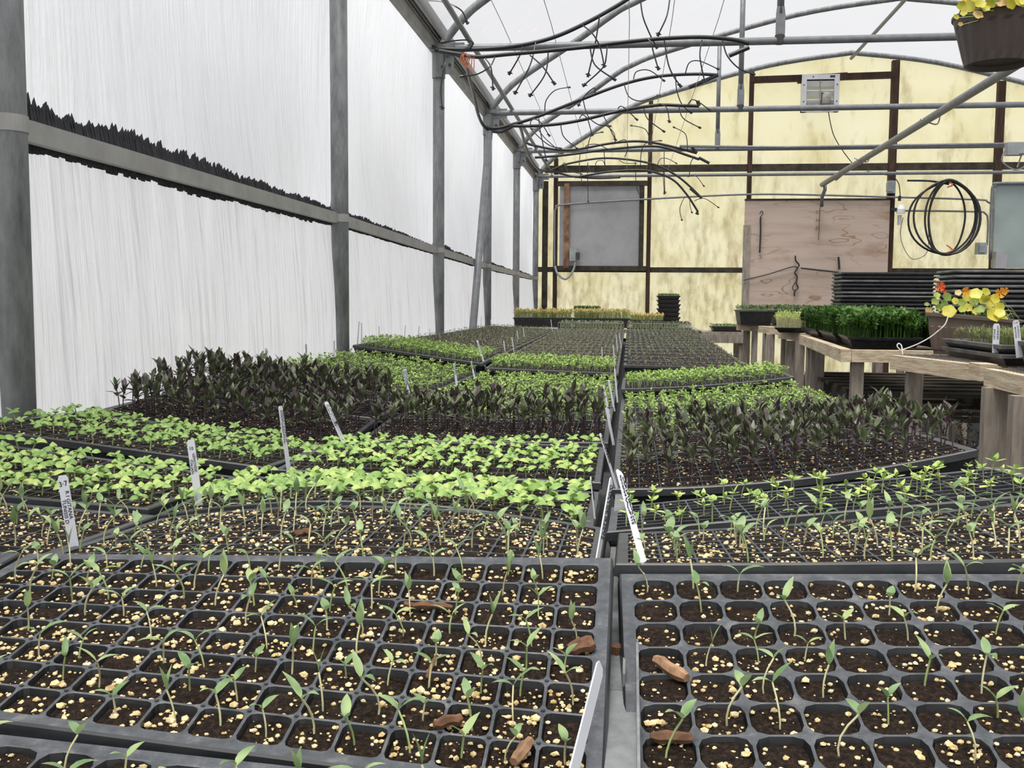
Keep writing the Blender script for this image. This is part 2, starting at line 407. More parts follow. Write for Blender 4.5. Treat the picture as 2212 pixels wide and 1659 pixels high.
# --- posts
WHICH = ['out of sight', 'behind', 'nearest, cut by the left photo edge', 'second, standing alone before the film wall', 'third, right where the first hoses hang',
         'fourth, with a slanted brace beside it', 'fifth, slim and far along the film wall', 'last, against the yellow end wall']
for i, y in enumerate(POSTY):
    if i < 2: continue
    p = thing('support_post', (XP, y, 0), 'round galvanised steel post, ' + WHICH[i], 'post', 'posts along the film wall')
    MB().tube([V(XP, y, 0), V(XP, y, R(.5)), V(XP, y, R(1.5))], .036, 28).part('tube', MAT['galvanised'], p, smooth=True)
    zs = ZRAIL(y); s = MB(); s.lathe((XP, y, zs), [(.036, -.016), (.0385, -.016), (.0385, .016), (.036, .016)], 28)
    s.box((XP - .03, y - .037, zs), (.03, .006, .032)); st_ = s.part('strap', MAT['rail_grey'], p)
    s = MB(); s.tube([V(XP - .012, y - .037, zs), V(XP - .012, y - .045, zs)], .008, 8); s.part('strap_bolt', MAT['dark_metal'], st_)
    s = MB(); s.lathe((XP, y, R(1.36)), [(.037, 0), (.041, 0), (.041, .17), (.037, .17)], 24)
    s.box((XP + .05, y, R(1.47)), (.09, .012, .17)); s.box((XP + .02, y, R(1.55)), (.16, .05, .03))
    tb_ = s.part('top_bracket', MAT['galvanised'], p, 'steel saddle bracket at the top')
    for dx, dz in ((.03, 1.42), (.07, 1.44), (.07, 1.52)):
        MB().tube([V(XP + dx, y - .045 if dx < .04 else y - .005, R(dz)), V(XP + dx, y - .05 if dx < .04 else y - .014, R(dz))], .009, 6).part('bracket_bolt', MAT['dark_metal'], tb_)
MB().tube([V(XP + .03, 8.44, R(1.36)), V(XP + .04, 7.0, 0)], .029, 16).solo('slanted_brace', MAT['pipe_grey'], 'slanted grey pipe brace leaning against the fourth post', 'pipe', smooth=True)

# --- gutter and eave pipe
g = thing('gutter', (-1.25, 6, R(1.5)), 'long grey metal gutter along the eave above the posts', 'gutter')
MB().box((-1.235, (YB + YF) / 2, R(1.555)), (.03, YB - YF, .075)).part('lower_lip', MAT['gutter_metal'], g)
MB().box((-1.205, (YB + YF) / 2, R(1.600)), (.012, YB - YF, .02)).part('dark_seam', MAT['dark_metal'], g)
MB().box((-1.215, (YB + YF) / 2, R(1.66)), (.05, YB - YF, .10)).part('channel', MAT['gutter_metal'], g)
MB().tube([V(-1.01, YF, R(1.585)), V(-1.01, 13.0, R(1.585))], .016, 10).solo('eave_pipe', MAT['pipe_grey'], 'thin grey pipe running beside the gutter through the roof corners', 'pipe', smooth=True)

# --- roof bows and film
ARCH = [(-1.184, 1.56), (-1.05, 1.72), (-.90, 1.84), (-.46, 2.12), (-.20, 2.30), (-.04, 2.39), (.34, 2.53), (1.6, 2.86), (2.62, 3.0)]
half = smoothpath([V(x, 0, R(z)) for x, z in ARCH], 6)
arch = half + [V(2 * XM - p.x, 0, p.z) for p in reversed(half[:-1])]
BOWN = ['nearest roof bow', 'second roof bow', 'roof bow above the second post', 'roof bow rising from the third post', 'roof bow rising from the fourth post', 'roof bow rising from the fifth post', 'roof bow against the end wall']
for i, y in enumerate(POSTY[1:]):
    if i < 1: continue
    MB().tube([V(p.x, y + (.06 if i == 6 else 0), p.z) for p in arch], .026 if i < 6 else .03, 12).solo('roof_bow', MAT['galvanised'], 'curved galvanised ' + BOWN[i] + ', arching under white film', 'roof bow', 'roof bows', smooth=True)
m = len(arch)
def roof(u, v):
    k = v * (m - 1); a = int(min(k, m - 2)); p = arch[a].lerp(arch[a + 1], k - a)
    y = YF + (YB + .05 - YF) * u; q = abs(math.sin(math.pi * (y - 1.96) / BAY))
    cx = (p.x - XM) / 3.8; n = V(cx * .9, 0, 1).normalized()
    e = .035 + .02 * q + .014 * mnoise.noise(Vector((y * 2.2 + p.x * 2, p.x * 1.2 - y * .6, 2))) + .005 * mnoise.noise(Vector((y * 9 + p.x * 7, p.x * 5, 4)))
    return V(p.x, y, p.z) + n * e
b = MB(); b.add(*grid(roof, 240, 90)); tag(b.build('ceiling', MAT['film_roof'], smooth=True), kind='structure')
b = MB(); b.add(*grid(lambda u, v: V(XR + .04, YF + (YB - YF) * u, R(1.6) * v), 40, 6)); tag(b.build('wall_right', MAT['film_side'], smooth=True), kind='structure')
b = MB(); n0 = len(arch)
b.add([V(p.x, YF, p.z + .03) for p in arch] + [V(p.x, YF, 0) for p in arch], [(i, i + 1, n0 + i + 1, n0 + i) for i in range(n0 - 1)])
tag(b.build('wall_front', MAT['film_side']), kind='structure')

# --- cross bars, hangers, lengthwise pipes
CB = ['out of view', 'over the camera', 'hidden above the second post', 'highest in view, from the third post', 'from the fourth post, crossing below the shutter fan', 'from the fifth post', 'lowest and farthest, before the end wall']
HB = ['', '', 'over second post', 'from third post', 'from fourth post', 'from fifth post', '']
def archz(x):
    for a, c in zip(arch[:-1], arch[1:]):
        if a.x <= x <= c.x: return a.z + (c.z - a.z) * (x - a.x) / (c.x - a.x)
    return R(2)
for i, y in enumerate(POSTY[1:]):
    if i < 2: continue
    y = y - .0
    r = .023 if i < 6 else .02
    o = thing('cross_bar', (XP, y, R(1.55)), 'straight grey steel cross bar, ' + CB[i], 'pipe', 'cross bars between the eaves')
    MB().tube([V(XP + .05, y, R(1.535)), V(XP + .2, y, R(1.54)), V(XR - .05, y, R(1.555))], r, 12).part('bar', MAT['pipe_grey'], o, smooth=True)
    MB().box((XP + .09, y, R(1.535)), (.14, .022, .075)).part('flattened_end', MAT['pipe_grey'], o)
    if i > 5: continue
    for x in (.86, 4.22):
        h = thing('hanger_strut', (x, y, R(1.56)), 'grey hanger pipe with flattened end, ' + ('left' if x < 2 else 'right') + ' one on cross bar ' + HB[i], 'pipe', 'hanger struts')
        zt = archz(x)
        MB().tube([V(x, y, R(1.70)), V(x, y, zt)], .021, 12).part('strut_tube', MAT['pipe_grey'], h, smooth=True)
        s = MB(); s.box((x, y - .012, R(1.635)), (.054, .014, .11))
        s.add([V(x - .027, y - .018, R(1.69)), V(x + .027, y - .018, R(1.69)), V(x + .02, y - .02, R(1.74)), V(x - .02, y - .02, R(1.74)),
               V(x - .027, y, R(1.69)), V(x + .027, y, R(1.69)), V(x + .02, y + .02, R(1.74)), V(x - .02, y + .02, R(1.74))],
              [(0, 1, 2, 3), (4, 7, 6, 5), (0, 3, 7, 4), (1, 5, 6, 2)])
        s.add([V(x - .027, y - .019, R(1.58)), V(x + .027, y - .019, R(1.58)), V(x + .01, y - .019, R(1.555)), V(x - .01, y - .019, R(1.555))], [(0, 3, 2, 1)])
        s.part('flattened_end', MAT['pipe_grey'], h)
        MB().lathe((x, y, R(1.545)), [(.03, -.02), (.03, .03), (.012, .045)], 10).part('clamp', MAT['dark_metal'], h)
MB().tube([V(XM, YF, R(2.94)), V(XM, 13.05, R(2.94))], .02, 10).solo('ridge_pipe', MAT['pipe_grey'], 'grey pipe running along the roof ridge', 'pipe', smooth=True)
o = thing('hanging_pipe', (2.5, 6, R(1.49)), 'long grey pipe slung lengthwise below the cross bars', 'pipe')
pe = at(1776, 399, 12.85)
MB().tube([V(pe.x + .02, YF, R(1.47)), pe], .03, 14).part('pipe', MAT['pipe_grey'], o, smooth=True)
MB().tube([at(1782, 398, 12.85), at(1782, 410, 12.85), at(1776, 425, 12.9), at(1775, 445, 13.0)], .022, 10).part('drop_pipe', MAT['pipe_grey'], o, smooth=True)
MB().tube([at(1842, 358, 12.6), at(1805, 388, 12.8)], .018, 8).part('side_arm', MAT['pipe_grey'], o)
for px, py, Y in ((2003, 243, 8.5), (1857, 330, 10.7)):
    c = at(px, py, Y); MB().tube(smoothpath([c + V(-.05, 0, -.05), c + V(0, -.03, -.08), c + V(.08, 0, -.09), c + V(.1, 0, -.02)], 4), .006, 5).part('tie_wire', MAT['wire_steel'], o)
MB().tube([at(1468, 316, 10.6), at(1700, 318, 10.6), at(2185, 311, 10.6)], .014, 8).solo('thin_conduit', MAT['pipe_grey'], 'thin grey conduit just above the fifth cross bar', 'conduit', smooth=True)
for k, x in enumerate((-.8, -.52, -.07, .17, .43)):
    MB().tube([V(x, -1, R(1.60)), V(x + .04, 6, R(1.585)), V(x, 13.0, R(1.585))], .0022, 4).solo('overhead_string', MAT['string'], 'thin string stretched lengthwise over the cross bars, %s from the film wall' % ['first', 'second', 'third', 'fourth', 'fifth'][k], 'string', 'overhead strings')

# ------------------------------------------------------------------ end wall
def E(px, py, d=0.0): return at(px, py, YB - d)
wb = thing('wall_back', (2.6, YB, 0), None, None); wb['kind'] = 'structure'
colx = [-1.2, E(1201, 450).x, E(1402, 450).x, E(1616, 450).x, E(1921, 450).x, E(2148, 450).x, 5.6, XR]
z362, z583 = E(1600, 362).z, E(1600, 584).z
for c in range(len(colx) - 1):
    x0, x1 = colx[c] + .004, colx[c + 1] - .004
    for za, zb in ((0, z583 - .004), (z583 + .004, z362 - .004)):
        MB().box(((x0 + x1) / 2, YB, (za + zb) / 2), (x1 - x0, .006, zb - za)).part('fibreglass_panel', MAT['fibreglass'], wb)
    xs = [x0 + (x1 - x0) * k / 8 for k in range(9)]; top = [archz(min(max(x, -1.18), XR - .01)) + .05 for x in xs]
    lo = z362 + .004; top = [max(t_, lo + .002) for t_ in top]
    vs = [V(x, yy, z) for yy in (YB - .003, YB + .003) for x, z in [(x, lo) for x in xs] + list(zip(xs, top))]
    fs = [(i, i + 1, 9 + i + 1, 9 + i) for i in range(8)] + [(18 + i, 18 + 9 + i, 18 + 9 + i + 1, 18 + i + 1) for i in range(8)]
    MB().add(vs, fs).part('fibreglass_panel', MAT['fibreglass'], wb)
for x in colx[1:-1]:
    zt = archz(x) - .01
    MB().box((x, YB - .05, zt / 2), (.052 if x < 3 else .085, .08, zt)).part('stud', MAT['stud_wood'], wb)
MB().box((-1.1, YB - .04, R(.2)), (.07, .06, 2.6)).part('stud', MAT['girt_wood'], wb)
for (a, c_, py, h) in ((1205, 2470, 361, .085), (1165, 1640, 583, .065), (1921, 2470, 588, .085)):
    p = E((a + c_) / 2, py, .03); w = (c_ - a) * YB / F
    MB().box((p.x, YB - .035, p.z), (w, .05, h)).part('girt', MAT['girt_wood'], wb)
p0, p1 = E(1622, 168, .05), E(1930, 157, .05)
MB().bar((p0.x, YB - .06, p0.z - .03), (p1.x, YB - .06, p1.z - .03), .07, .075).part('header_board', MAT['stud_wood'], wb)
p0, p1 = E(1722, 173, .1), E(1830, 165, .1)
MB().bar((p0.x, YB - .11, p0.z), (p1.x, YB - .11, p1.z), .03, .09).part('header_board', MAT['stud_wood'], wb)

# shutter fan
c = E(1771, 202, .12); fan = thing('shutter_fan', (c.x, c.y, c.z - .22), 'square grey shutter fan with white louvre vanes high on the end wall', 'vent fan')
hw = .225
for dx, dz, sx_, sz_ in ((0, hw - .03, .45, .06), (0, -hw + .03, .45, .06), (-hw + .03, 0, .06, .45), (hw - .03, 0, .06, .45)):
    MB().box((c.x + dx, c.y - (.001 if dx else 0), c.z + dz), (sx_, .07, sz_)).part('frame_side', MAT['aluminium'], fan)
MB().box((c.x, c.y + .06, c.z), (.4, .004, .4)).part('daylight_stand_in', MAT['film_wall'], fan)  # white sheet added for the bright sky between the open vanes
for r_ in range(3):
    for s_ in (-1, 1):
        zc = c.z + .12 - r_ * .112
        MB().bar((c.x + s_ * .085 - .08, c.y + .01, zc), (c.x + s_ * .085 + .08, c.y + .01, zc), .075, .006, up=(0, .75, .66)).part('vane', MAT['vane_white'], fan)
MB().box((c.x, c.y - .02, c.z + .02), (.008, .012, .34)).part('tie_bar', MAT['motor_grey'], fan)
MB().box((c.x - .02, c.y - .0, c.z - .15), (.33, .02, .06)).part('lower_plate', MAT['motor_grey'], fan)
mo = MB(); mo.lathe((c.x + .07, c.y - .05, c.z - .15), [(.0, 0), (.05, 0), (.058, .02), (.055, .13), (.03, .15), (0, .15)], 14, .8)
mo.part('motor', MAT['motor_grey'], fan, smooth=True)
MB().box((c.x + .02, c.y - .05, c.z - .06), (.02, .03, .12)).part('motor_bracket', MAT['dark_metal'], fan)
MB().box((c.x + .14, c.y - .037, c.z + .197), (.06, .003, .024)).part('maker_plate', MAT['ink'], fan)
for sx_, sz_ in ((-.09, .197), (-.197, .1), (-.197, -.1), (-.09, -.197), (.197, .1), (.197, -.1)):
    MB().tube([V(c.x + sx_, c.y - .035, c.z + sz_), V(c.x + sx_, c.y - .041, c.z + sz_)], .008, 6).part('screw', MAT['dark_metal'], fan)
MB().tube(smoothpath([E(1789, 230, .16), E(1790, 245, .12), E(1800, 290, .08), E(1820, 325, .08), E(1842, 354, .1)], 5), .006, 5).solo('fan_cord', MAT['black_hose'], 'thin dark power cord hanging from the shutter fan', 'cord')

# plywood door panel and what hangs on it
a, d_ = E(1609, 434, .1), E(1922, 434, .1)
dz = a.z
pl = thing('plywood_panel', ((a.x + d_.x) / 2, YB - .12, 0), 'large stained plywood panel over the end wall doorway', 'panel')
zb_ = E(1750, 700, .1).z; MB().box(((a.x + d_.x) / 2, YB - .115, (dz + zb_) / 2), (d_.x - a.x, .018, dz - zb_)).part('board', MAT['plywood'], pl)
MB().box((a.x + .03, YB - .13, (dz + zb_) / 2 - .15), (.085, .014, dz - zb_ - .3)).part('edge_strip', MAT['leg_wood'], pl)
MB().box(((a.x + d_.x) / 2, YB - .1, dz + .012), (d_.x - a.x, .06, .024)).part('top_ledge', MAT['girt_wood'], pl)
def Q(px, py, d=.16): return E(px, py, d)
MB().tube(smoothpath([Q(1641, 462), Q(1645, 456), Q(1648, 462), Q(1643, 470), Q(1643, 500), Q(1641, 546)], 4), [.006] * 12 + [.011] * 9, 6).solo('bungee_cord', MAT['black_hose'], 'short black bungee cord hanging from a hook on the plywood', 'cord')
MB().tube(smoothpath([Q(1606, 605), Q(1660, 592), Q(1712, 576), Q(1722, 580)], 5), .008, 5).solo('door_rope', MAT['dark_metal'], 'dark rope tied across the left half of the plywood', 'rope')
MB().tube(smoothpath([Q(1730, 579), Q(1775, 584), Q(1812, 588)], 5), .011, 5).solo('door_strap', MAT['black_hose'], 'black strap stretched across the right half of the plywood', 'strap')
k = MB(); k.tube(smoothpath([Q(1718, 552), Q(1719, 563), Q(1726, 572), Q(1722, 580), Q(1717, 590), Q(1722, 598), Q(1720, 612), Q(1724, 622), Q(1717, 628), Q(1716, 640)], 4), .010, 6)
k.tube(smoothpath([Q(1718, 610), Q(1712, 622), Q(1718, 630)], 4), .006, 5); k.solo('knotted_cord', MAT['black_hose'], 'knotted black cord dangling from a nail on the plywood', 'cord')
MB().tube(smoothpath([Q(1811, 555), Q(1812, 565), Q(1813, 582)], 4), .014, 6).solo('door_hook', MAT['black_hose'], 'short black hook at the right of the plywood', 'hook')
k = MB(); k.tube(smoothpath([Q(1772, 440), Q(1770, 470), Q(1769, 500), Q(1768, 518)], 4), .005, 5)
for py in (458, 475, 492): k.tube([Q(1770, py), Q(1762, py + 4), Q(1765, py - 3)], .004, 4)
k.solo('thorny_string', MAT['bark'], 'thin brown knotted string hanging over the plywood', 'string')

# curtained vent at the left of the end wall
p0, p1 = E(1203, 397, .1), E(1396, 580, .1)
xc, zc = (p0.x + p1.x) / 2, (p0.z + p1.z) / 2; w, h = p1.x - p0.x, p0.z - p1.z
vt = thing('vent_window', (xc, YB - .1, p1.z), 'square vent opening covered by hazy grey plastic sheet on the end wall', 'window')
MB().box((xc, YB - .09, zc), (w - .08, .02, h - .06)).part('plastic_sheet', MAT['hazy_sheet'], vt)
MB().box((xc, YB - .1, p0.z), (w, .06, .06)).part('frame_side', MAT['girt_wood'], vt)
MB().box((xc, YB - .1, p1.z), (w, .06, .06)).part('frame_side', MAT['girt_wood'], vt)
MB().box((p0.x + .13, YB - .11, zc), (.07, .05, h)).part('frame_side', MAT['rusty_wood'], vt)
MB().box((p1.x - .07, YB - .1, zc), (.06, .05, h)).part('frame_side', MAT['girt_wood'], vt)
q = E(1238, 550, .16); ob = thing('outlet_box', (q.x, q.y, q.z - .07), 'small grey outlet box with plug beside the hazy vent', 'outlet box')
MB().box(q, (.09, .06, .16)).part('box', MAT['box_grey'], ob); MB().box(q + V(.06, -.02, -.02), (.05, .06, .09)).part('plug', MAT['dark_metal'], ob)
MB().tube(smoothpath([E(1243, 565, .17), E(1238, 585, .17), E(1222, 603, .17), E(1205, 592, .17), E(1199, 575, .14)], 5), .014, 7).solo('outlet_cable', MAT['box_grey'], 'grey cable looping below the hazy vent', 'cable', smooth=True)
MB().tube(smoothpath([E(1198, 580, .14), E(1198, 470, .14), E(1202, 450, .14), E(1220, 442, .14), E(1400, 430, .14), E(1610, 420, .14), E(1760, 421, .17), E(1900, 425, .17), E(2105, 431, .14), E(2133, 436, .14), E(2146, 452, .14), E(2143, 500, .14), E(2139, 550, .14)], 5), .012, 8).solo('wall_conduit', MAT['pipe_grey'], 'thin bent grey conduit running across the end wall', 'conduit', smooth=True)
MB().tube(smoothpath([E(1931, 455, .14), E(2100, 457, .14), E(2128, 461, .14), E(2134, 480, .14), E(2132, 530, .14)], 5), .012, 8).solo('lower_conduit', MAT['pipe_grey'], 'short bent conduit behind the black hose coil', 'conduit', smooth=True)
q = E(1925, 404, .14); MB().box(q, (.09, .07, .15)).box(q + V(-.02, 0, .0), (.06, .09, .11)).solo('junction_box', MAT['box_grey'], 'grey junction box on the stud right of the plywood', 'junction box')
q = E(2119, 537, .16); MB().box(q, (.12, .08, .14)).box(q + V(.0, -.01, 0), (.07, .09, .1)).solo('switch_box', MAT['box_grey'], 'grey switch box beside the green grey panel', 'switch box')
q = E(1946, 452, .18); hp = thing('plug_cluster', (q.x, q.y, q.z - .1), 'white adapter with black plugs hanging right of the plywood', 'adapter')
MB().lathe(q + V(0, 0, -.05), [(0, 0), (.05, 0), (.055, .05), (.04, .1), (0, .1)], 12).part('adapter_body', MAT['vane_white'], hp)
MB().box(q + V(-.01, 0, -.13), (.04, .04, .12)).part('lower_plug', MAT['aluminium'], hp)
MB().box(q + V(-.07, 0, 0), (.07, .04, .03)).part('side_plug', MAT['black_hose'], hp)
MB().box(q + V(-.02, 0, .13), (.03, .03, .06)).part('top_plug', MAT['black_hose'], hp)
MB().tube(smoothpath([E(1872, 369, .1), E(1900, 376, .16), E(1925, 380, .16), E(1940, 394, .18), E(1944, 415, .18), E(1944, 432, .18)], 5), .006, 5).solo('drop_cord', MAT['black_hose'], 'thin black cord dropping to the white adapter', 'cord')
MB().tube(smoothpath([E(1951, 470, .16), E(1945, 500, .14), E(1950, 530, .14), E(1968, 558, .14), E(1990, 556, .14), E(2004, 540, .14), E(2006, 500, .14)], 5), .005, 5).solo('loop_cord', MAT['motor_grey'], 'thin grey cord hanging in a loop below the adapter', 'cord')
# hose coil tied to the last cross bar
hc = thing('hose_coil', E(2045, 470, .3), 'coiled black hose tied with red twine to the farthest cross bar', 'hose')
r_ = random.Random(5); ctr = E(2045, 470, .3)
for k, (ox, rx, rz, oz) in enumerate(((-.02, .38, .44, -.02), (.04, .30, .45, 0), (.06, .27, .43, .02), (.10, .30, .44, -.01), (-.10, .33, .43, .01))):
    P = []
    for i in range(40):
        th = 2 * math.pi * i / 40; tt = .5 + .5 * math.sin(th)
        P.append(ctr + V(ox * (1 - abs(math.sin(th)) ** 3) + rx * math.cos(th) * (1 - .25 * max(0, math.sin(th)) ** 4), .03 * k - .06, oz * math.cos(th) + rz * math.sin(th)))
    P.append(P[0]); MB().tube(P, .0125, 7, False).part('hose_loop', MAT['black_hose'], hc, smooth=True)
MB().tube(smoothpath([E(1960, 390, .28), E(2010, 391, .28), E(2050, 398, .28)], 4), .0125, 7).part('hose_tail', MAT['black_hose'], hc, smooth=True)
for py in (399, 540):
    q = E(2050, py, .33); MB().tube(smoothpath([q + V(-.03, 0, .06), q + V(.03, -.03, .0), q + V(-.02, -.02, -.03), q + V(.04, 0, -.01)], 4), .009, 6).part('twine_tie', MAT['orange_twine'], hc)
# grey green cooler panel at the right end
p0, p1 = E(2150, 398, .12), E(2420, 580, .12); xc = (p0.x + p1.x) / 2; zc = (p0.z + p1.z) / 2
cp = thing('cooler_panel', (xc, YB - .12, p1.z), 'pale grey green panel in pipe frame at right of end wall', 'panel')
MB().box((xc, YB - .12, zc), (p1.x - p0.x, .05, p0.z - p1.z)).part('panel', MAT['panel_green_grey'], cp)
MB().tube(smoothpath([E(2139, 560, .16), E(2143, 420, .16), E(2150, 402, .16), E(2170, 396, .16), E(2420, 396, .16)], 5), .02, 8).part('pipe_frame', MAT['pipe_grey'], cp, smooth=True)
MB().box(E(2160, 562, .2), (.13, .1, .2)).part('drain_box', MAT['hazy_sheet'], cp)
# thermostat bundle on the right strut
q = at(2192, 322, 10.5); MB().box(q, (.16, .1, .12)).lathe(q + V(.06, -.02, -.05), [(0, 0), (.05, 0), (.05, .1), (0, .1)], 10).solo('valve_box', MAT['box_grey'], 'grey valve box wired to the cross bar at right photo edge', 'valve')
MB().tube(smoothpath([q + V(-.1, -.03, -.02), q + V(-.12, -.03, -.12), q + V(0, -.03, -.2), q + V(.1, -.03, -.15), q + V(.08, -.03, 0), q + V(.02, -.03, -.18)], 5), .008, 5).solo('valve_wire', MAT['motor_grey'], 'loops of loose wire hanging from the grey valve box', 'wire')
# ================================================================== drip hoses hanging at the cross bars
def z3(L): return [(1150 + .27125 * x, .27125 * y) for x, y in L]
def z2(L): return [(700 + .27125 * x, .27125 * y) for x, y in L]
def z6(L): return [(1150 + .27125 * x, 350 + .27125 * y) for x, y in L]
def hose(label, Y, pts, micros, r=.0125, fold=None, Y1=None):
    P = [at(x, y, Y if Y1 is None else Y + (Y1 - Y) * i / (len(pts) - 1)) for i, (x, y) in enumerate(pts)]
    o = thing('drip_hose', P[0], label, 'hose', 'drip hoses')
    r *= .8; MB().tube(smoothpath(P, 7), r, 8).part('hose_tube', MAT['black_hose'], o, smooth=True)
    if fold: MB().tube([at(x, y, Y) for x, y in fold], r * 1.15, 7).part('folded_end', MAT['black_hose'], o)
    for i, m in enumerate(micros):
        yy = Y - .03 - .05 * ((i * 7) % 3)
        Q = [at(x, y, Y - .012 if k == 0 else yy) for k, (x, y) in enumerate(m)]
        b = MB(); S = smoothpath(Q, 6); b.tube(S, .0045, 5)
        d = (S[-1] - S[-2]).normalized(); e = S[-1]
        dl = b.part('drip_line', MAT['black_hose'], o)
        b = MB(); b.tube([e - d * .008, e + d * .014], .009, 6); b.tube([e + V(-.016, 0, .005), e + V(.016, 0, -.005)], .0035, 4); b.part('drip_emitter', MAT['black_hose'], dl)
    return o
Y2, Y3, Y4, Y5 = 6.24, 8.44, 10.62, 12.8
hose('upper black drip hose rising from the third post out of the photo top', Y2,
     [(905, -40), (906, 2), (912, 50), (922, 85), (938, 103), (1000, 107), (1075, 104), (1140, 95), (1200, 79), (1265, 50), (1330, 14), (1400, -30)],
     [z2([(760, 5), (950, 15), (1090, 80), (1137, 175)]), z2([(1165, 385), (1185, 340), (1120, 318), (950, 335)]), z2([(1010, 405), (960, 520), (930, 700), (940, 855)]),
      z2([(1585, 370), (1555, 450), (1480, 580)]), z2([(1685, 340), (1640, 520), (1525, 735)]), z3([(400, 200), (480, 270), (540, 380), (570, 520)]), z3([(535, 130), (500, 350), (445, 595)]),
      z3([(860, -10), (880, 130), (930, 260), (985, 370)]), z3([(1095, -10), (1070, 130), (1005, 270)])], .0155)
hose('lower black drip hose along the highest cross bar from the third post', Y2 - .08,
     [(945, 110), (985, 116), (1030, 123), (1100, 117), (1180, 110), (1260, 102), (1340, 92), (1420, 84), (1510, 80), (1580, 85), (1618, 94)],
     [z2([(1285, 465), (1330, 540), (1345, 700)]), z2([(1360, 455), (1320, 530), (1220, 590), (1100, 608)]), z2([(1640, 440), (1740, 530), (1830, 660)]), z2([(1785, 420), (1760, 590), (1645, 755)]),
      z3([(460, 385), (500, 520), (650, 630)]), z3([(595, 365), (590, 440), (560, 540), (415, 675)]), z3([(915, 305), (950, 345), (960, 400), (1000, 540)]),
      z3([(1050, 320), (1080, 500), (1120, 600), (1175, 680)]), z3([(1350, 320), (1335, 450), (1370, 640)]), z3([(1515, 320), (1550, 440), (1640, 540), (1755, 590)])], .015, [(1575, 120), (1618, 102)])
hose('upper black drip hose sweeping up right from the fourth post', Y3,
     [(1050, 275), (1075, 277), (1110, 268), (1150, 256), (1200, 237), (1258, 214), (1345, 182), (1421, 165), (1500, 160), (1551, 162)],
     [z3([(100, 885), (110, 800), (180, 720), (290, 695)]), z3([(500, 735), (490, 700), (420, 760), (370, 835)]), z3([(405, 800), (440, 920), (520, 990), (615, 1003)]), z3([(805, 630), (830, 570), (930, 560), (1045, 640)]),
      z3([(730, 670), (770, 770), (870, 805), (1005, 760)]), z3([(1220, 580), (1250, 500), (1330, 485), (1475, 548)]), z3([(1140, 610), (1150, 720), (1190, 830), (1260, 895)]),
      z2([(1710, 930), (1720, 1030), (1770, 1275)]), z2([(1640, 995), (1660, 950), (1720, 970), (1790, 1075)])], .0165, [(1551, 162), (1488, 189)])
hose('lower black drip hose along the cross bar from the fourth post', Y3 - .06,
     [(1105, 272), (1150, 272), (1205, 268), (1258, 259), (1320, 244), (1370, 234), (1425, 227), (1470, 228), (1510, 229)],
     [z3([(225, 990), (250, 1090), (360, 1185)]), z3([(375, 940), (400, 915), (440, 950), (475, 1070)]), z3([(560, 910), (610, 1010), (660, 1110)]), z3([(680, 865), (720, 850), (830, 950)]), z3([(885, 860), (920, 950), (1045, 1045)]),
      z3([(1015, 825), (1070, 860), (1090, 965)]), z3([(1165, 840), (1200, 940), (1330, 1015)]), z3([(1240, 830), (1270, 795), (1320, 810), (1410, 875)]), z2([(1640, 1020), (1720, 1100), (1800, 1160), (1880, 1180)])], .0165, [(1510, 229), (1507, 218)])
hose('upper black drip hose bowing over the cross bar from the fifth post', Y4,
     z3([(-50, 1135), (0, 1155), (180, 1190), (350, 1190), (600, 1145), (800, 1125), (950, 1135), (1100, 1165), (1310, 1220)]),
     [z3([(940, 1130), (900, 1030), (790, 1000)]), z3([(1235, 1190), (1220, 1070), (1130, 1015)]), z3([(440, 1175), (470, 1080), (555, 1052)]), z3([(660, 1140), (650, 1060), (590, 1000)]), z3([(440, 1200), (430, 1160), (520, 1150), (620, 1200)]), z3([(200, 1190), (100, 1100), (50, 1040), (0, 1025)])], .016, z3([(1310, 1220), (1260, 1160)]))
hose('lower black drip hose bowing along the cross bar from the fifth post', Y4 - .06,
     z3([(20, 1255), (150, 1245), (300, 1230), (600, 1190), (900, 1165), (1050, 1175), (1200, 1225), (1330, 1270)]),
     [z3([(570, 1195), (575, 1280), (580, 1325)]), z3([(735, 1250), (760, 1180), (740, 1115), (680, 1130)]), z3([(860, 1330), (870, 1200), (910, 1140), (1020, 1120)]), z3([(1250, 1400), (1260, 1300), (1285, 1255)]), z3([(380, 1230), (375, 1330), (395, 1450)]), z3([(1050, 1180), (1050, 1300), (1055, 1530)])], .016, z3([(1325, 1255), (1410, 1300)]))
hose('upper black drip hose drooping before the end wall and ending low', Y5,
     z3([(110, 1375), (200, 1335), (300, 1300), (550, 1260), (800, 1275), (1000, 1320), (1150, 1400), (1260, 1490), (1350, 1580)]),
     [z6([(440, 10), (440, 120), (445, 315)]), z3([(500, 1370), (510, 1290), (560, 1280), (580, 1325)]), z3([(995, 1320), (1020, 1265), (1080, 1265), (1145, 1300)]), z6([(820, 0), (830, 200), (865, 275)]), z6([(1235, 120), (1300, 110), (1365, 190)]), z3([(240, 1310), (260, 1300), (300, 1360), (390, 1385)])], .016, z6([(1255, 210), (1350, 290)]))
hose('lower black drip hose drooping farthest before the end wall', Y5 - .06,
     z3([(340, 1412), (600, 1370), (850, 1355), (1000, 1380), (1130, 1440), (1230, 1550), (1290, 1640), (1320, 1690)]),
     [z6([(1215, 275), (1175, 370), (1190, 460)]), z6([(1255, 290), (1255, 340), (1270, 400)]), z6([(1290, 310), (1370, 290), (1480, 360)]), z6([(1055, 120), (1040, 60), (1050, 250)]), z3([(690, 1275), (740, 1300), (820, 1300)])], .016, z6([(1325, 415), (1300, 405)]))
def header(label, P, r=.013):
    MB().tube(smoothpath([at(*p) for p in P], 7), r, 8).solo('header_hose', MAT['black_hose'], label, 'hose', 'header hoses', smooth=True)
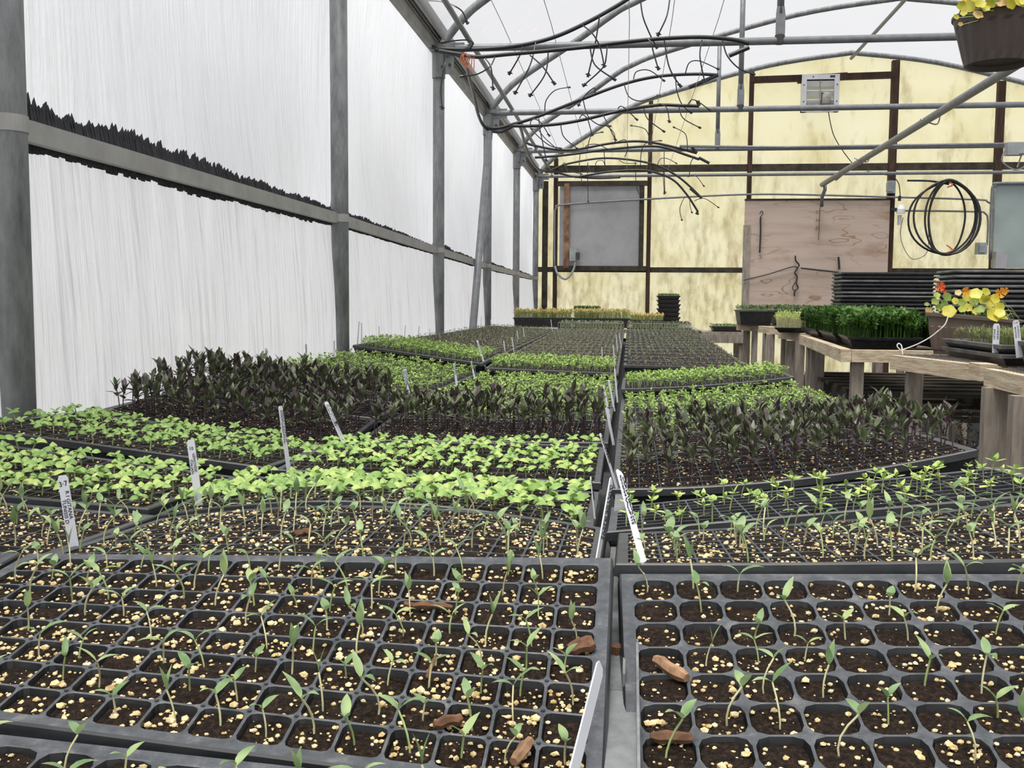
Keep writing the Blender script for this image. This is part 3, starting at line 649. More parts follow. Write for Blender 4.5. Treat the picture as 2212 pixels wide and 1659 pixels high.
header('black header hose hanging along the eave between third and fourth posts', [(938, 108, 6.2), (970, 113, 6.25), (1001, 127, 6.4), (1012, 163, 6.9), (1023, 203, 7.5), (1034, 250, 8.1), (1050, 277, 8.42), (1080, 285, 8.42), (1107, 273, 8.4)])
header('black header hose hanging along the eave between fourth and fifth posts', [(1107, 273, 8.4), (1123, 274, 8.5), (1134, 312, 9.5), (1148, 347, 10.8), (1166, 367, 11.9), (1188, 369, 12.6), (1215, 376, 12.75), (1243, 382, 12.75), (1290, 385, 12.75), (1340, 383, 12.7)])
q = at(1008, 122, 6.1); b = MB()
for k in range(5): b.tube(smoothpath([q + V(.006 * k - .02, -.03, .012), q + V(.03 * math.cos(k), -.04, -.015), q + V(.018 * k - .03, -.03, -.045 - .012 * k), q + V(.012 * k, -.02, -.01)], 4), .003, 5)
b.solo('orange_tie', MAT['orange_twine'], 'orange twine tying hoses at the third post', 'twine')
# ================================================================== growing bench, cell trays and seedlings
bn = thing('growing_bench', (-.3, 4.5, 0), 'long low bench carrying all the seedling trays along the film wall', 'bench')
for x in (-1.13, -.60, .0, .50):
    MB().bar((x, .1, R(-.455)), (x, 9.9, R(-.455)), .04, .07).part('long_beam', MAT['leg_wood'], bn)
for k in range(11):
    y = .3 + k * .95
    MB().bar((-1.14, y, R(-.398)), (.52, y, R(-.398)), .04, .035).part('cross_slat', MAT['leg_wood'], bn)
for y in (.4, 2.7, 5.0, 7.3, 9.6):
    for x in (-1.13, .0, .50): MB().box((x, y, R(-.49) / 2), (.06, .06, R(-.49))).part('leg', MAT['leg_wood'], bn)
MB().box((-.31, 5.0, R(-.375)), (1.66, 9.8, .006)).part('mesh_top', MAT['dark_metal'], bn)

def np_merge(items):
    """items: list of (verts Nx3, list of faces) -> verts, faces"""
    V_ = []; F_ = []; b = 0
    for v, f in items: V_.append(v); F_.extend([tuple(b + i for i in q) for q in f]); b += len(v)
    return np.concatenate(V_), F_

class Tray:
    def __init__(s, Y0, Y1, xl, xr, zfl, zfr, zbl, zbr, bf=0., bb=0., dx=0., nx=16, ny=8, web=.0011, rad=.0045, detail=True, deep=.05, lip=.009, fill=False, sdeep=False):
        mat_deep = Y0 < .88 or sdeep
        s.__dict__.update(locals()); s.__dict__.pop('s')
    def P(s, u, v, h=0.):
        x = s.xl + (s.xr - s.xl) * u + s.dx * v; y = s.Y0 + (s.Y1 - s.Y0) * v
        zf = s.zfl + (s.zfr - s.zfl) * u + s.bf * 4 * u * (1 - u); zb = s.zbl + (s.zbr - s.zbl) * u + s.bb * 4 * u * (1 - u)
        return V(x, y, ZC + zf + (zb - zf) * v + h)
    def cell(s, i, j, a=.5, c=.5):
        mu = s.lip / (s.xr - s.xl); mv = s.lip / (s.Y1 - s.Y0)
        return mu + (i + a) / s.nx * (1 - 2 * mu), mv + (j + c) / s.ny * (1 - 2 * mv)

def soil_h(t, i, j):
    if t.Y0 > 4.35 and t.fill: return .0004
    return (-.0030 - .0030 * ((i * 7 + j * 13) % 5) / 5) if t.mat_deep else -.0012 - .0012 * ((i * 7 + j * 13) % 5) / 5
def build_tray(t, label, mat='tray_plastic', soil='soil', group=None, perl=0, psize=(.0008, .0021), name='seed_tray', holes=False):
    o = thing(name, t.P(.5, .5, -t.deep), label, 'tray', group)
    g = MB(); so = MB()
    W_, D_ = t.xr - t.xl, t.Y1 - t.Y0
    pu, pv = (1 - 2 * t.lip / W_) / t.nx, (1 - 2 * t.lip / D_) / t.ny
    wu, wv = t.web / W_, t.web / D_; ru, rv = t.rad / W_, t.rad / D_
    mu, mv = t.lip / W_, t.lip / D_
    for i in range(t.nx):
        for j in range(t.ny):
            u0, v0 = mu + i * pu, mv + j * pv; u1, v1 = u0 + pu, v0 + pv
            a0, a1, c0, c1 = u0 + wu, u1 - wu, v0 + wv, v1 - wv
            if t.detail:
                k = .29
                inn = [(a0, c0 + rv), (a0 + ru * k, c0 + rv * k), (a0 + ru, c0), (a1 - ru, c0), (a1 - ru * k, c0 + rv * k), (a1, c0 + rv), (a1, c1 - rv), (a1 - ru * k, c1 - rv * k), (a1 - ru, c1), (a0 + ru, c1), (a0 + ru * k, c1 - rv * k), (a0, c1 - rv)]
                out = [(u0, c0 + rv), (u0, v0), (a0 + ru, v0), (a1 - ru, v0), (u1, v0), (u1, c0 + rv), (u1, c1 - rv), (u1, v1), (a1 - ru, v1), (a0 + ru, v1), (u0, v1), (u0, c1 - rv)]
            else:
                inn = [(a0, c0), (a1, c0), (a1, c1), (a0, c1)]; out = [(u0, v0), (u1, v0), (u1, v1), (u0, v1)]
            n = len(inn); cu, cv = (u0 + u1) / 2, (v0 + v1) / 2
            dn = soil_h(t, i, j) - .004
            shr = .93
            low_ = [(cu + (x - cu) * shr, cv + (y - cv) * shr) for x, y in inn]
            vs = [t.P(x, y) for x, y in out] + [t.P(x, y, -.0004) for x, y in inn] + [t.P(x, y, dn) for x, y in low_]
            fs = [(q, (q + 1) % n, n + (q + 1) % n, n + q) for q in range(n)] + [(n + q, n + (q + 1) % n, 2 * n + (q + 1) % n, 2 * n + q) for q in range(n)]
            g.mi = 0; g.add(vs[:2 * n], fs[:n]); g.mi = 1; g.add(vs[n:], [tuple(k_ - n for k_ in q_) for q_ in fs[n:]])
            sv = [t.P(x, y, soil_h(t, i, j) + random.uniform(-.0012, .0008)) for x, y in low_] + [t.P(cu, cv, soil_h(t, i, j) + random.uniform(-.001, .0035))]
            so.add(sv, [(q, (q + 1) % n, n) for q in range(n)])
    g.part('cell_grid', [MAT[mat], MAT['black_plastic']], o)
    # rim: flat lip, rolled edge and tapering side
    rb = MB(); N = 16
    def ring(du, dv, h):
        L = []
        for k in range(N): L.append(t.P(mu + (1 - 2 * mu) * k / N if du == 0 else (-du + (1 + 2 * du) * k / N), -dv if dv != 0 else mv, h))
        return L
    def loop(e, h, ins=0.):
        eu, ev = (e - ins) / W_, (e - ins) / D_
        u0, u1, v0, v1 = -eu, 1 + eu, -ev, 1 + ev
        L = [t.P(u0 + (u1 - u0) * k / N, v0, h) for k in range(N)] + [t.P(u1, v0 + (v1 - v0) * k / 6, h) for k in range(6)]
        L += [t.P(u1 - (u1 - u0) * k / N, v1, h) for k in range(N)] + [t.P(u0, v1 - (v1 - v0) * k / 6, h) for k in range(6)]
        return L
    loops = [loop(-t.lip, 0), loop(0, .0005), loop(.0015, -.001), loop(.003, -.011), loop(-.001, -.012), loop(-.012, -t.deep)]
    n = len(loops[0]); vs = [p for L in loops for p in L]
    for a in range(len(loops) - 1):
        rb.mi = 0 if a < 1 else 1; rb.add(loops[a] + loops[a + 1], [(k, (k + 1) % n, n + (k + 1) % n, n + k) for k in range(n)])
    rb.part('rim', [MAT[mat], MAT['black_plastic']], o)
    so.part('soil', MAT[soil], o, kind='stuff')
    if holes:  # flat dark discs laid on the webs for the shade inside the holes
        h = MB()
        for i in range(1, t.nx):
            for j in range(1, t.ny):
                u, v = t.cell(i, j, 0, 0); c = t.P(u, v, .0003); r = .0018
                h.add([c + V(r * math.cos(k * 1.047), r * math.sin(k * 1.047), 0) for k in range(6)], [tuple(range(6))])
        h.part('dark_hole_discs', MAT['black_hose'], o, kind='stuff')
    if perl:
        p = MB()
        for i in range(t.nx):
            for j in range(t.ny):
                for k in range(int(perl * random.uniform(.6, 1.5) * (1.5 if t.Y0 < .88 else 1))):
                    u, v = t.cell(i, j, random.uniform(.10, .90), random.uniform(.10, .90)); r = random.uniform(*psize) * (1.6 if random.random() < .10 else .42 if random.random() < .45 else 1)
                    p.blob(t.P(u, v, soil_h(t, i, j) + r * .45), r)
        p.part('perlite', MAT['perlite'], o, kind='stuff')
    return o

# ---- seedling shapes (local, root at the soil)
def leaf(L, w, pitch, curl, az, base, fold_=.25, shape='lance', twist=0., seg=5):
    P = []; x, z = 0., 0.; ds = L / seg
    ca, sa = math.cos(az), math.sin(az)
    for k in range(seg + 1):
        t_ = k / seg; e = pitch - curl * t_
        if shape == 'lance': ww = w * max(.06, math.sin(math.pi * min(1, t_ ** .75 * .98 + .02)))
        elif shape == 'round': ww = w * max(.12, math.sqrt(max(0, 1 - (2 * t_ - 1.0) ** 2)) * .98)
        for s_ in (-1, 0, 1):
            o = s_ * ww / 2; lift = fold_ * abs(o)
            X = x - lift * math.sin(e); Z = z + lift * math.cos(e) + o * twist
            P.append((base[0] + X * ca - o * sa, base[1] + X * sa + o * ca, base[2] + Z))
        x += ds * math.cos(e); z += ds * math.sin(e)
    Fc = [(k * 3 + s_, (k + 1) * 3 + s_, (k + 1) * 3 + s_ + 1, k * 3 + s_ + 1) for k in range(seg) for s_ in (0, 1)]
    return np.array(P), Fc
def stem(h, r, lean, n=5, seg=4, r1=None):
    b = MB(); ax = random.uniform(0, 6.28); k1 = random.uniform(-.25, .25) * lean
    pts = [V(lean * h * (q / seg) ** 2 * math.cos(ax) + k1 * h * math.sin(math.pi * q / seg), lean * h * (q / seg) ** 2 * math.sin(ax), h * q / seg) for q in range(seg + 1)]
    b.tube(pts, [r + ((r1 or r) - r) * q / seg for q in range(seg + 1)], n, False)
    return np.array(b.v), b.f, pts[-1]
def variant(sp, r):
    U = r.uniform; parts = []
    if sp == 'pepper':
        h = U(.014, .032); v, f, tip = stem(h, .0008, U(.05, .5)); parts.append(('stem', v, f, 'pale_stem' if U(0, 1) < .65 else 'green_stem'))
        a = U(0, 6.28); closed = U(0, 1) < .2
        for s_ in (0, 1):
            parts.append(('leaf', *leaf(U(.015, .023), U(.0058, .0078), U(1.2, 1.45) if closed else U(.55, 1.0), U(.1, .4) if closed else U(.5, 1.2), a + math.pi * s_ + U(-.3, .3), tip, .25), 'pepper_leaf'))
    elif sp == 'basil':
        h = U(.006, .012); v, f, tip = stem(h, .0007, U(.05, .3)); parts.append(('stem', v, f, 'green_stem'))
        a = U(0, 6.28)
        for s_ in (0, 1):
            parts.append(('leaf', *leaf(U(.0125, .0160), U(.0078, .0096), U(.75, 1.15), U(1.9, 2.7), a + math.pi * s_ + U(-.25, .25), tip, -.85, 'round', seg=6), 'basil_leaf'))
        for s_ in (0, 1):
            if U(0, 1) < .85: parts.append(('leaf', *leaf(U(.007, .0105), U(.005, .0072), U(.8, 1.2), U(1.2, 2.0), a + 1.57 + math.pi * s_, tip + V(0, 0, .002), -.7, 'round'), 'basil_leaf'))
    elif sp == 'zinnia':
        h = U(.010, .022); v, f, tip = stem(h, .0007, U(.05, .25)); parts.append(('stem', v, f, 'green_stem'))
        a = U(0, 6.28)
        for s_ in range(2): parts.append(('leaf', *leaf(U(.010, .014), U(.006, .008), U(.25, .6), U(.3, 1.0), a + 3.14 * s_ + U(-.2, .2), tip, -.2, 'round'), 'small_leaf'))
        for s_ in range(2): parts.append(('leaf', *leaf(U(.006, .011), U(.004, .006), U(.8, 1.3), U(.2, .9), a + 1.57 + 3.14 * s_ + U(-.2, .2), tip + V(0, 0, .001), .1, 'lance'), 'small_leaf'))
    elif sp == 'purple':
        h = U(.045, .068); v, f, tip = stem(h, .0013, U(.02, .15)); parts.append(('stem', v, f, 'purple_stem'))
        a = U(0, 6.28)
        for k in range(8):
            up_ = k < 5
            parts.append(('leaf', *leaf(U(.019, .034), U(.0080, .0125), U(.95, 1.4) if up_ else U(.25, .7), U(.1, .8), a + k * 2.2 + U(-.4, .4), tip + V(0, 0, -.0035 * k), U(.1, .5)), 'purple_leaf'))
    return parts
SPN = {'pepper': 14, 'basil': 12, 'zinnia': 8, 'purple': 12}
VAR = {sp: [variant(sp, random.Random(100 + 17 * k)) for k in range(n)] for sp, n in SPN.items()}
MESH = {}
def shared(sp, k):
    if (sp, k) not in MESH:
        L = []
        for nm, v, f, mt in VAR[sp][k]:
            me = bpy.data.meshes.new(nm); me.from_pydata([tuple(q) for q in v], [], f); me.materials.append(MAT[mt])
            me.polygons.foreach_set('use_smooth', [True] * len(f)); L.append((nm, me))
        MESH[(sp, k)] = L
    return MESH[(sp, k)]
NAME = {'pepper': 'pepper_seedling', 'basil': 'basil_seedling', 'zinnia': 'zinnia_seedling', 'purple': 'purple_seedling'}
QUOTA = {sp: 300 for sp in SPN}
STUFF = {}
def plant(sp, p, az, sc, label, group):
    k = random.randrange(SPN[sp]); px, py = proj(p)
    seen = -40 < px < 2252 and 0 < py < 1720
    if QUOTA[sp] > 0 and seen:
        QUOTA[sp] -= 1
        o = bpy.data.objects.new(NAME[sp], None); COL.objects.link(o); o.empty_display_size = .01
        o.location = p; o.rotation_euler = (0, 0, az); o.scale = (sc, sc, sc); tag(o, label, 'seedling', group)
        for nm, me in shared(sp, k):
            c = bpy.data.objects.new(nm, me); COL.objects.link(c); c.parent = o
    else:
        STUFF.setdefault(sp, []).append((k, p, az, sc))
def make_stuff(name, key, temps, inst, label):
    """one joined mesh of many copies; temps: list of lists (verts, faces, material)"""
    mats = []; VV = []; loops = []; starts = []; tot = []; mi = []; base = 0; nl = 0
    for k, p, az, sc in inst:
        ca, sa = math.cos(az) * sc, math.sin(az) * sc
        for nm, v, f, mt in temps[k]:
            if mt not in mats: mats.append(mt)
            w = np.empty_like(v); w[:, 0] = v[:, 0] * ca - v[:, 1] * sa + p[0]; w[:, 1] = v[:, 0] * sa + v[:, 1] * ca + p[1]; w[:, 2] = v[:, 2] * sc + p[2]
            VV.append(w)
            for q in f:
                starts.append(nl); nl += len(q); loops.extend([base + i for i in q]); mi.append(mats.index(mt))
            base += len(v)
    VV = np.concatenate(VV).astype(np.float32); me = bpy.data.meshes.new(name)
    me.vertices.add(len(VV)); me.vertices.foreach_set('co', VV.ravel())
    me.loops.add(nl); me.loops.foreach_set('vertex_index', np.array(loops, dtype=np.int32))
    me.polygons.add(len(starts)); me.polygons.foreach_set('loop_start', np.array(starts, dtype=np.int32))
    me.update(calc_edges=True)
    for m_ in mats: me.materials.append(MAT[m_])
    me.polygons.foreach_set('material_index', np.array(mi, dtype=np.int32)); me.polygons.foreach_set('use_smooth', np.ones(len(starts), dtype=bool))
    me.validate()
    o = bpy.data.objects.new(name, me); COL.objects.link(o)
    return tag(o, label, 'seedlings', kind='stuff')
LBL = {'pepper': 'narrow-leaved pepper seedling', 'basil': 'round-leaved basil seedling', 'zinnia': 'light green seedling', 'purple': 'tall purple-leaved seedling'}
def sow(t, sp, dens, sc, label, group, depth=True, jit=.14):
    for j in range(t.ny):
        for i in range(t.nx):
            n = 1 if random.random() < dens else 0
            if dens > 1 and random.random() < dens - 1: n += 1
            for _ in range(n):
                u, v = t.cell(i, j, .5 + random.uniform(-jit, jit), .5 + random.uniform(-jit, jit))
                plant(sp, t.P(u, v, soil_h(t, i, j) - .001), random.uniform(0, 6.28), sc * random.uniform(.85, 1.15), label.format(ORD[j], ORD[i]), group)

ORD = ['first', 'second', 'third', 'fourth', 'fifth', 'sixth', 'seventh', 'eighth', 'ninth', 'tenth', 'eleventh', 'twelfth', 'thirteenth', 'fourteenth', 'fifteenth', 'sixteenth', 'seventeenth', 'eighteenth', 'nineteenth', 'twentieth', 'twenty-first', 'twenty-second', 'twenty-third', 'twenty-fourth', 'twenty-fifth', 'twenty-sixth', 'twenty-seventh', 'twenty-eighth', 'twenty-ninth', 'thirtieth']
COLN = {'A': 'left of center rail', 'B': 'along the film wall', 'R': 'right of center rail'}
CROPN = {'pepper': 'sparse pepper seedlings', 'basil': 'round-leaved basil seedlings', 'green': 'small bright green seedlings', 'purple': 'tall purple-leaved seedlings', 'zinnia': 'scattered light green seedlings', 'sprout': 'tiny grey green sprouts'}
CNT = {'A': 0, 'B': 0, 'R': 0}
TRAYS = {}
SPROUT = []
def row(col, crop, Y0, zfl, zfr, zbl, zbr, Y1=None, dens=.8, sc=1., perl=0, xl=None, xr=None, **kw):
    Y1 = Y1 or Y0 + .278; X = {'A': (-.583, -.043), 'B': (-1.135, -.597), 'R': (-.022, .516)}[col]
    xl = X[0] if xl is None else xl; xr = X[1] if xr is None else xr
    bkw = {k: kw.pop(k) for k in ('mat', 'soil', 'holes', 'psize') if k in kw}
    det = Y0 < 1.6
    t = Tray(Y0, Y1, xl, xr, zfl, zfr, zbl, zbr, detail=det, **kw)
    k = CNT[col]; CNT[col] += 1
    TRAYS[(col, k)] = t
    build_tray(t, 'black cell tray of %s, %s from the camera %s' % (CROPN[crop], ORD[k], COLN[col]), group='cell trays on the growing bench', perl=perl, **bkw)
    if crop in LBL: sow(t, crop, dens, sc, LBL[crop] + ' in {} row, {} cell from left, %s tray %s' % (ORD[k], COLN[col]), '%s seedlings, %s tray %s' % (crop, ORD[k], COLN[col]))
    elif crop == 'green': sow(t, 'zinnia', dens, sc, '', '', jit=.3)
    else:
        for j in range(t.ny):
            for i in range(t.nx):
                if random.random() < dens:
                    u, v = t.cell(i, j, random.uniform(.3, .7), random.uniform(.3, .7)); SPROUT.append((random.randrange(6), t.P(u, v, -.009), random.uniform(0, 6.28), sc * random.uniform(.8, 1.3)))
    return t

# nearest rows first, so that the largest seedlings are single things
big = dict(nx=14, ny=7, web=.0011, rad=.0100, mat='tray_dusty')
row('A', 'pepper', .315, -.30, -.335, -.2723, -.2986, Y1=.588, dens=.75, sc=.9, perl=10, xl=-.553, xr=-.014, psize=(.0011, .0024), **big)
row('R', 'pepper', .632, -.306, -.2725, -.2466, -.2261, Y1=.905, dens=.62, sc=.92, perl=12, xl=.004, xr=.544, dx=-.008, psize=(.0009, .0023), **big)
row('A', 'pepper', .600, -.2648, -.303, -.2403, -.2248, Y1=.875, dens=.74, sc=.88, perl=16, xl=-.553, xr=-.013, holes=True, web=.0011, rad=.0052, mat='tray_dusty', psize=(.0008, .0024))
row('R', 'pepper', .918, -.2404, -.2119, -.275, -.2095, Y1=1.19, dens=.62, sc=1.0, perl=16, xl=-.008, xr=.530, bf=-.003, bb=-.007)
row('B', 'pepper', .600, -.25, -.262, -.23, -.24, Y1=.875, dens=.7, perl=12, xl=-1.10, xr=-.562)
row('A', 'pepper', .89, -.252, -.246, -.2709, -.2652, Y1=1.17, dens=.62, sc=.95, perl=17, bb=.0213, bf=.006, xl=-.565, xr=-.025)
row('B', 'pepper', .89, -.24, -.256, -.2408, -.2675, Y1=1.17, dens=.55, sc=.95, perl=16, xl=-1.11, xr=-.572)
row('A', 'basil', 1.18, -.2706, -.271, -.2687, -.2779, Y1=1.46, dens=.97, sc=1.65, perl=6, bf=.027, xl=-.58, xr=-.04)
row('R', 'zinnia', 1.205, -.277, -.212, -.305, -.2315, Y1=1.485, dens=.62, sc=1.15, web=.0011, rad=.003, perl=3, mat='tray_dusty', sdeep=True)
row('B', 'basil', 1.20, -.236, -.266, -.2202, -.2783, Y1=1.50, dens=.95, sc=1.6, perl=6)
row('R', 'purple', 1.575, -.2941, -.2191, -.2856, -.2324, Y1=1.855, dens=.98, sc=.9, perl=9, bf=-.0156)
row('A', 'basil', 1.62, -.2861, -.2925, -.2844, -.277, Y1=1.90, dens=.97, sc=1.6, perl=4, bb=.008)
row('B', 'basil', 1.62, -.226, -.283, -.238, -.297, Y1=1.97, dens=.92, sc=1.55, perl=5)
row('R', 'purple', 1.865, -.287, -.234, -.288, -.24, dens=.95, sc=.84, perl=4)
row('A', 'purple', 2.17, -.3116, -.3053, -.295, -.29, dens=.9, sc=1.1, perl=8)
row('B', 'purple', 2.08, -.245, -.312, -.238, -.29, dens=.98, sc=1.05, perl=9, bf=-.015)
row('B', 'purple', 2.37, -.236, -.288, -.228, -.28, dens=.99, sc=1.15)
QUOTA['zinnia'] = 0
row('R', 'green', 2.155, -.295, -.242, -.297, -.248, dens=.9, sc=1.1)
y = 2.44
for k in range(3): row('R', 'green', y, -.298 - .008 * k, -.250 - .008 * k, -.302 - .008 * k, -.252 - .01 * k, dens=1.2, sc=1.15); y += .277
row('R', 'green', 3.28, -.2856, -.2382, -.287, -.24, dens=1.7, sc=1.35, bf=-.007)
row('R', 'green', 3.57, -.297, -.248, -.30, -.25, dens=1.5, sc=1.3)
row('R', 'green', 3.86, -.31, -.275, -.315, -.30, dens=1.2, sc=1.2)
y = 2.46
for k in range(6):
    row('A', 'green', y, -.300 - .003 * k, -.304 - .004 * k, -.300 - .003 * k, -.304 - .004 * k, dens=1.25, sc=1.25); y += .272
y = 2.66
for k in range(5):
    row('B', 'green', y, -.222 - .002 * k, -.282 - .004 * k, -.218 - .003 * k, -.284 - .004 * k, dens=1.25, sc=1.25); y += .283
row('B', 'green', 4.11, -.1947, -.2636, -.194, -.258, dens=2.0, sc=1.35)
row('A', 'green', 4.11, -.2815, -.2954, -.275, -.285, dens=2.0, sc=1.4)
row('B', 'green', 4.40, -.195, -.26, -.195, -.255, dens=1.8, sc=1.3)
row('A', 'green', 4.40, -.277, -.287, -.275, -.282, dens=1.6, sc=1.3)
y = 4.38
for k in range(14):
    f = k / 13; row('R', 'sprout', y, -.279 + .037 * f, -.285 + .048 * f, -.286 + .04 * f, -.288 + .048 * f, dens=.9 if k > 2 else .6, sc=1.1, soil='soil_speckled', fill=True); y += .287
y = 4.69
for k in range(13):
    f = k / 12
    row('A', 'sprout', y, -.277 + .030 * f, -.284 + .040 * f, -.277 + .030 * f, -.284 + .040 * f, dens=.9, sc=1.2, soil='soil_speckled', fill=True)
    row('B', 'sprout', y - .01, -.205 - .02 * f, -.262 + .012 * f, -.205 - .02 * f, -.262 + .012 * f, dens=.9, sc=1.2, soil='soil_speckled', fill=True); y += .287

def sprout_var(r):
    h = r.uniform(.012, .022); v, f, tip = stem(h, .0007, .2, 3, 2); a = r.uniform(0, 6.28)
    L = [('stem', v, f, 'green_stem')]
    for s_ in range(2): L.append(('leaf', *leaf(r.uniform(.010, .016), .0055, .5, .8, a + 3.14 * s_, tip, .1, 'lance', seg=3), 'sprout_leaf'))
    return L
SV = [sprout_var(random.Random(k)) for k in range(6)]
make_stuff('grey_sprouts', 's', SV, SPROUT, 'tiny grey green sprouts filling the far cell trays')
make_stuff('far_green_seedlings', 'z', VAR['zinnia'], STUFF.get('zinnia', []), 'small bright green seedlings filling the middle cell trays')
for sp, nm, lb in (('pepper', 'far_pepper_seedlings', 'remaining pepper seedlings in the second tray row near film wall'), ('basil', 'far_basil_seedlings', 'remaining round-leaved basil seedlings behind the nearest ones'), ('purple', 'far_purple_seedlings', 'remaining tall purple-leaved seedlings near the film wall')):
    if STUFF.get(sp): make_stuff(nm, sp, VAR[sp], STUFF[sp], lb)

# ---- loose bark on the soil
def on_tray(px, py, t, h):
    lo, hi = t.Y0, t.Y1
    for _ in range(40):
        Y = (lo + hi) / 2; p = at(px, py, Y); u = (p.x - t.xl) / (t.xr - t.xl); v = (Y - t.Y0) / (t.Y1 - t.Y0)
        if p.z > t.P(u, v, h).z: lo = Y
        else: hi = Y
    return at(px, py, lo)
def chip(px, py, Y, L, w, az, tilt, mat, label):
    t = TRAYS[('R', 0)] if px > 1340 else TRAYS[('A', 2)] if py < 1200 else TRAYS[('A', 1)]
    c = on_tray(px, py, t, w * .35); d = V(math.cos(az) * math.cos(tilt), math.sin(az) * math.cos(tilt), math.sin(tilt)); b = MB()
    r = random.Random(int(px)); n = 5
    pts = [c + d * L * (k / n - .5) + V(0, 0, .0008 * r.uniform(-1, 1)) for k in range(n + 1)]
    b.tube(pts, [w * .5 * (q if 0 < i < n else q * .7) for i, q in enumerate([r.uniform(.8, 1.15) for _ in pts])], 6)
    b.solo('bark_chip', MAT[mat], label, 'bark chip', 'bark chips')
chip(1449, 1444, .775, .034, .011, -.85, -.15, 'pale_bark', 'thick light brown bark chip in the right front tray')
chip(925, 1308, .835, .040, .005, -.05, 0, 'bark', 'long thin brown bark sliver lying in left front tray')
chip(968, 1558, .70, .020, .008, .5, .1, 'bark', 'dark brown bark chip low in the left front tray')
chip(1128, 1620, .655, .024, .009, 1.2, .2, 'pale_bark', 'pale upright bark chip at the bottom photo edge')
chip(1255, 1395, .785, .020, .012, .2, .25, 'bark', 'curled dark brown leaf scrap at left front tray rim')
chip(932, 1440, .77, .020, .004, 1.3, .6, 'bark', 'narrow brown bark splinter standing in left front tray')
chip(1450, 1592, .69, .028, .008, .05, 0, 'bark', 'dark bark piece sunk in a right front cell')
chip(655, 1150, 1.06, .018, .009, .3, .1, 'bark', 'dark bark lump among the second row pepper seedlings')

# ---- galvanised strip between the front trays
cr_ = thing('center_rail', (0, .7, R(-.30)), 'galvanised metal channel running between the left and right trays', 'rail')
def chan(Y0, Y1, z0, z1, x0, x1, nm):
    b = MB(); b.bar(((x0 + x1) / 2, Y0, R(z0)), ((x0 + x1) / 2, Y1, R(z1)), x1 - x0, .002)
    b.bar((x1, Y0, R(z0 + .006)), (x1, Y1, R(z1 + .006)), .002, .014); b.bar((x0, Y0, R(z0 - .008)), (x0, Y1, R(z1 - .008)), .002, .018)
    b.part(nm, MAT['galvanised'], cr_)
chan(.30, .80, -.325, -.283, -.013, .010, 'lower_length')
chan(.735, 1.75, -.288, -.305, -.017, .000, 'upper_length')
MB().tube([V(-.006, .80, R(-.284)), V(-.006, .80, R(-.276))], .006, 6).part('bolt', MAT['bark'], cr_, 'rusty bolt head')

# ---- plant labels
def stake(top, bot, Y, w, label, lines=None, ang=0., Yt=None, scrib=True):
    a = at(bot[0], bot[1], Y); b_ = at(top[0], top[1], Yt if Yt else Y)
    d = b_ - a; L = d.length; d.normalize(); sd = V(math.cos(ang), math.sin(ang), 0); sd = (sd - d * sd.dot(d)).normalized(); nrm = sd.cross(d)
    if nrm.y > 0: nrm = -nrm
    o = thing('plant_label', a - d * .02, label, 'plant label', 'plant labels in the trays'); th = .0011
    prof = [(-1, -.02), (1, -.02), (1, L - w * .35), (.62, L), (-.62, L), (-1, L - w * .35)]
    vs = [a + sd * (x * w / 2) + d * z + nrm * (th * k) for k in (0, -1) for x, z in prof]
    MB().add(vs, [(0, 1, 2, 3, 4, 5), (11, 10, 9, 8, 7, 6)] + [(k, 6 + k, 6 + (k + 1) % 6, (k + 1) % 6) for k in range(6)]).part('strip', MAT['label_white'], o)
    k = MB(); r = random.Random(int(top[0] * 3 + top[1]))
    if lines:
        for txt, size, x0, z0, rot in lines:
            cu = bpy.data.curves.new('writing', 'FONT'); cu.body = txt; cu.size = size; cu.resolution_u = 2; cu.offset = size * .012
            to = bpy.data.objects.new('tmp', cu); COL.objects.link(to); dg = bpy.context.evaluated_depsgraph_get(); me = bpy.data.meshes.new_from_object(to.evaluated_get(dg))
            bpy.data.objects.remove(to)
            # text runs along its own x, mapped on the strip (x right, z up), turned by rot
            c, s_ = math.cos(rot), math.sin(rot)
            vv = [a + sd * (x0 + (v.co.x * c - v.co.y * s_)) + d * (z0 + v.co.x * s_ + v.co.y * c) + nrm * .0003 for v in me.vertices]
            k.add(vv, [tuple(p.vertices) for p in me.polygons])
    elif scrib:
        for cx in ((-.2, .25) if w > .006 else (0,)):
            z = L * .93
            while z > L * .40:
                q = r.uniform(.002, .0045); x0 = cx * w
                pts = [a + sd * (x0 + r.uniform(-.16, .16) * w) + d * (z - q * m_ / 3) + nrm * .0007 for m_ in range(4)]
                k.tube(pts, .0005, 4); z -= q + r.uniform(.0005, .002)
    if k.v: k.part('writing', MAT['ink'], o, 'dark handwriting')
W90 = -math.pi / 2
L1 = ((at(135, 1027, .975) - at(161, 1195, .975)).length)
stake((134, 1027), (161, 1195), .975, .0112, 'large white plant label marked 3-7 at the left', [('3·7', .0075, -.0047, L1 - .0115, .08), ('R I GITANA', .0058, .0008, L1 - .016, W90), ('TUNISIS D', .0056, -.0042, L1 - .025, W90)])
L2 = ((at(411, 950, 1.225) - at(431, 1105, 1.225)).length)
stake((411, 950), (432, 1110), 1.225, .0100, 'white plant label among the left basil, second from left', [('10', .006, -.0032, L2 - .010, .0), ('GENOVESE', .0050, .0004, L2 - .014, W90), ('ITALIAN', .0050, -.0040, L2 - .022, W90)])
stake((606, 877), (623, 1005), 1.62, .0095, 'thin white label seen edge-on in front of left purple seedlings', ang=1.2)
stake((704, 868), (740, 950), 2.10, .0090, 'tilted white plant label before the left purple seedlings', ang=.6)
stake((186, 815), (199, 895), 2.19, .0095, 'white plant label by the film wall, left of the purple seedlings')
stake((471, 758), (474, 800), 2.75, .0095, 'white label sticking out above purple seedlings by film wall', ang=.3)
stake((575, 752), (576, 800), 3.0, .0085, 'white label near film wall, right of the purple crest', ang=.3)
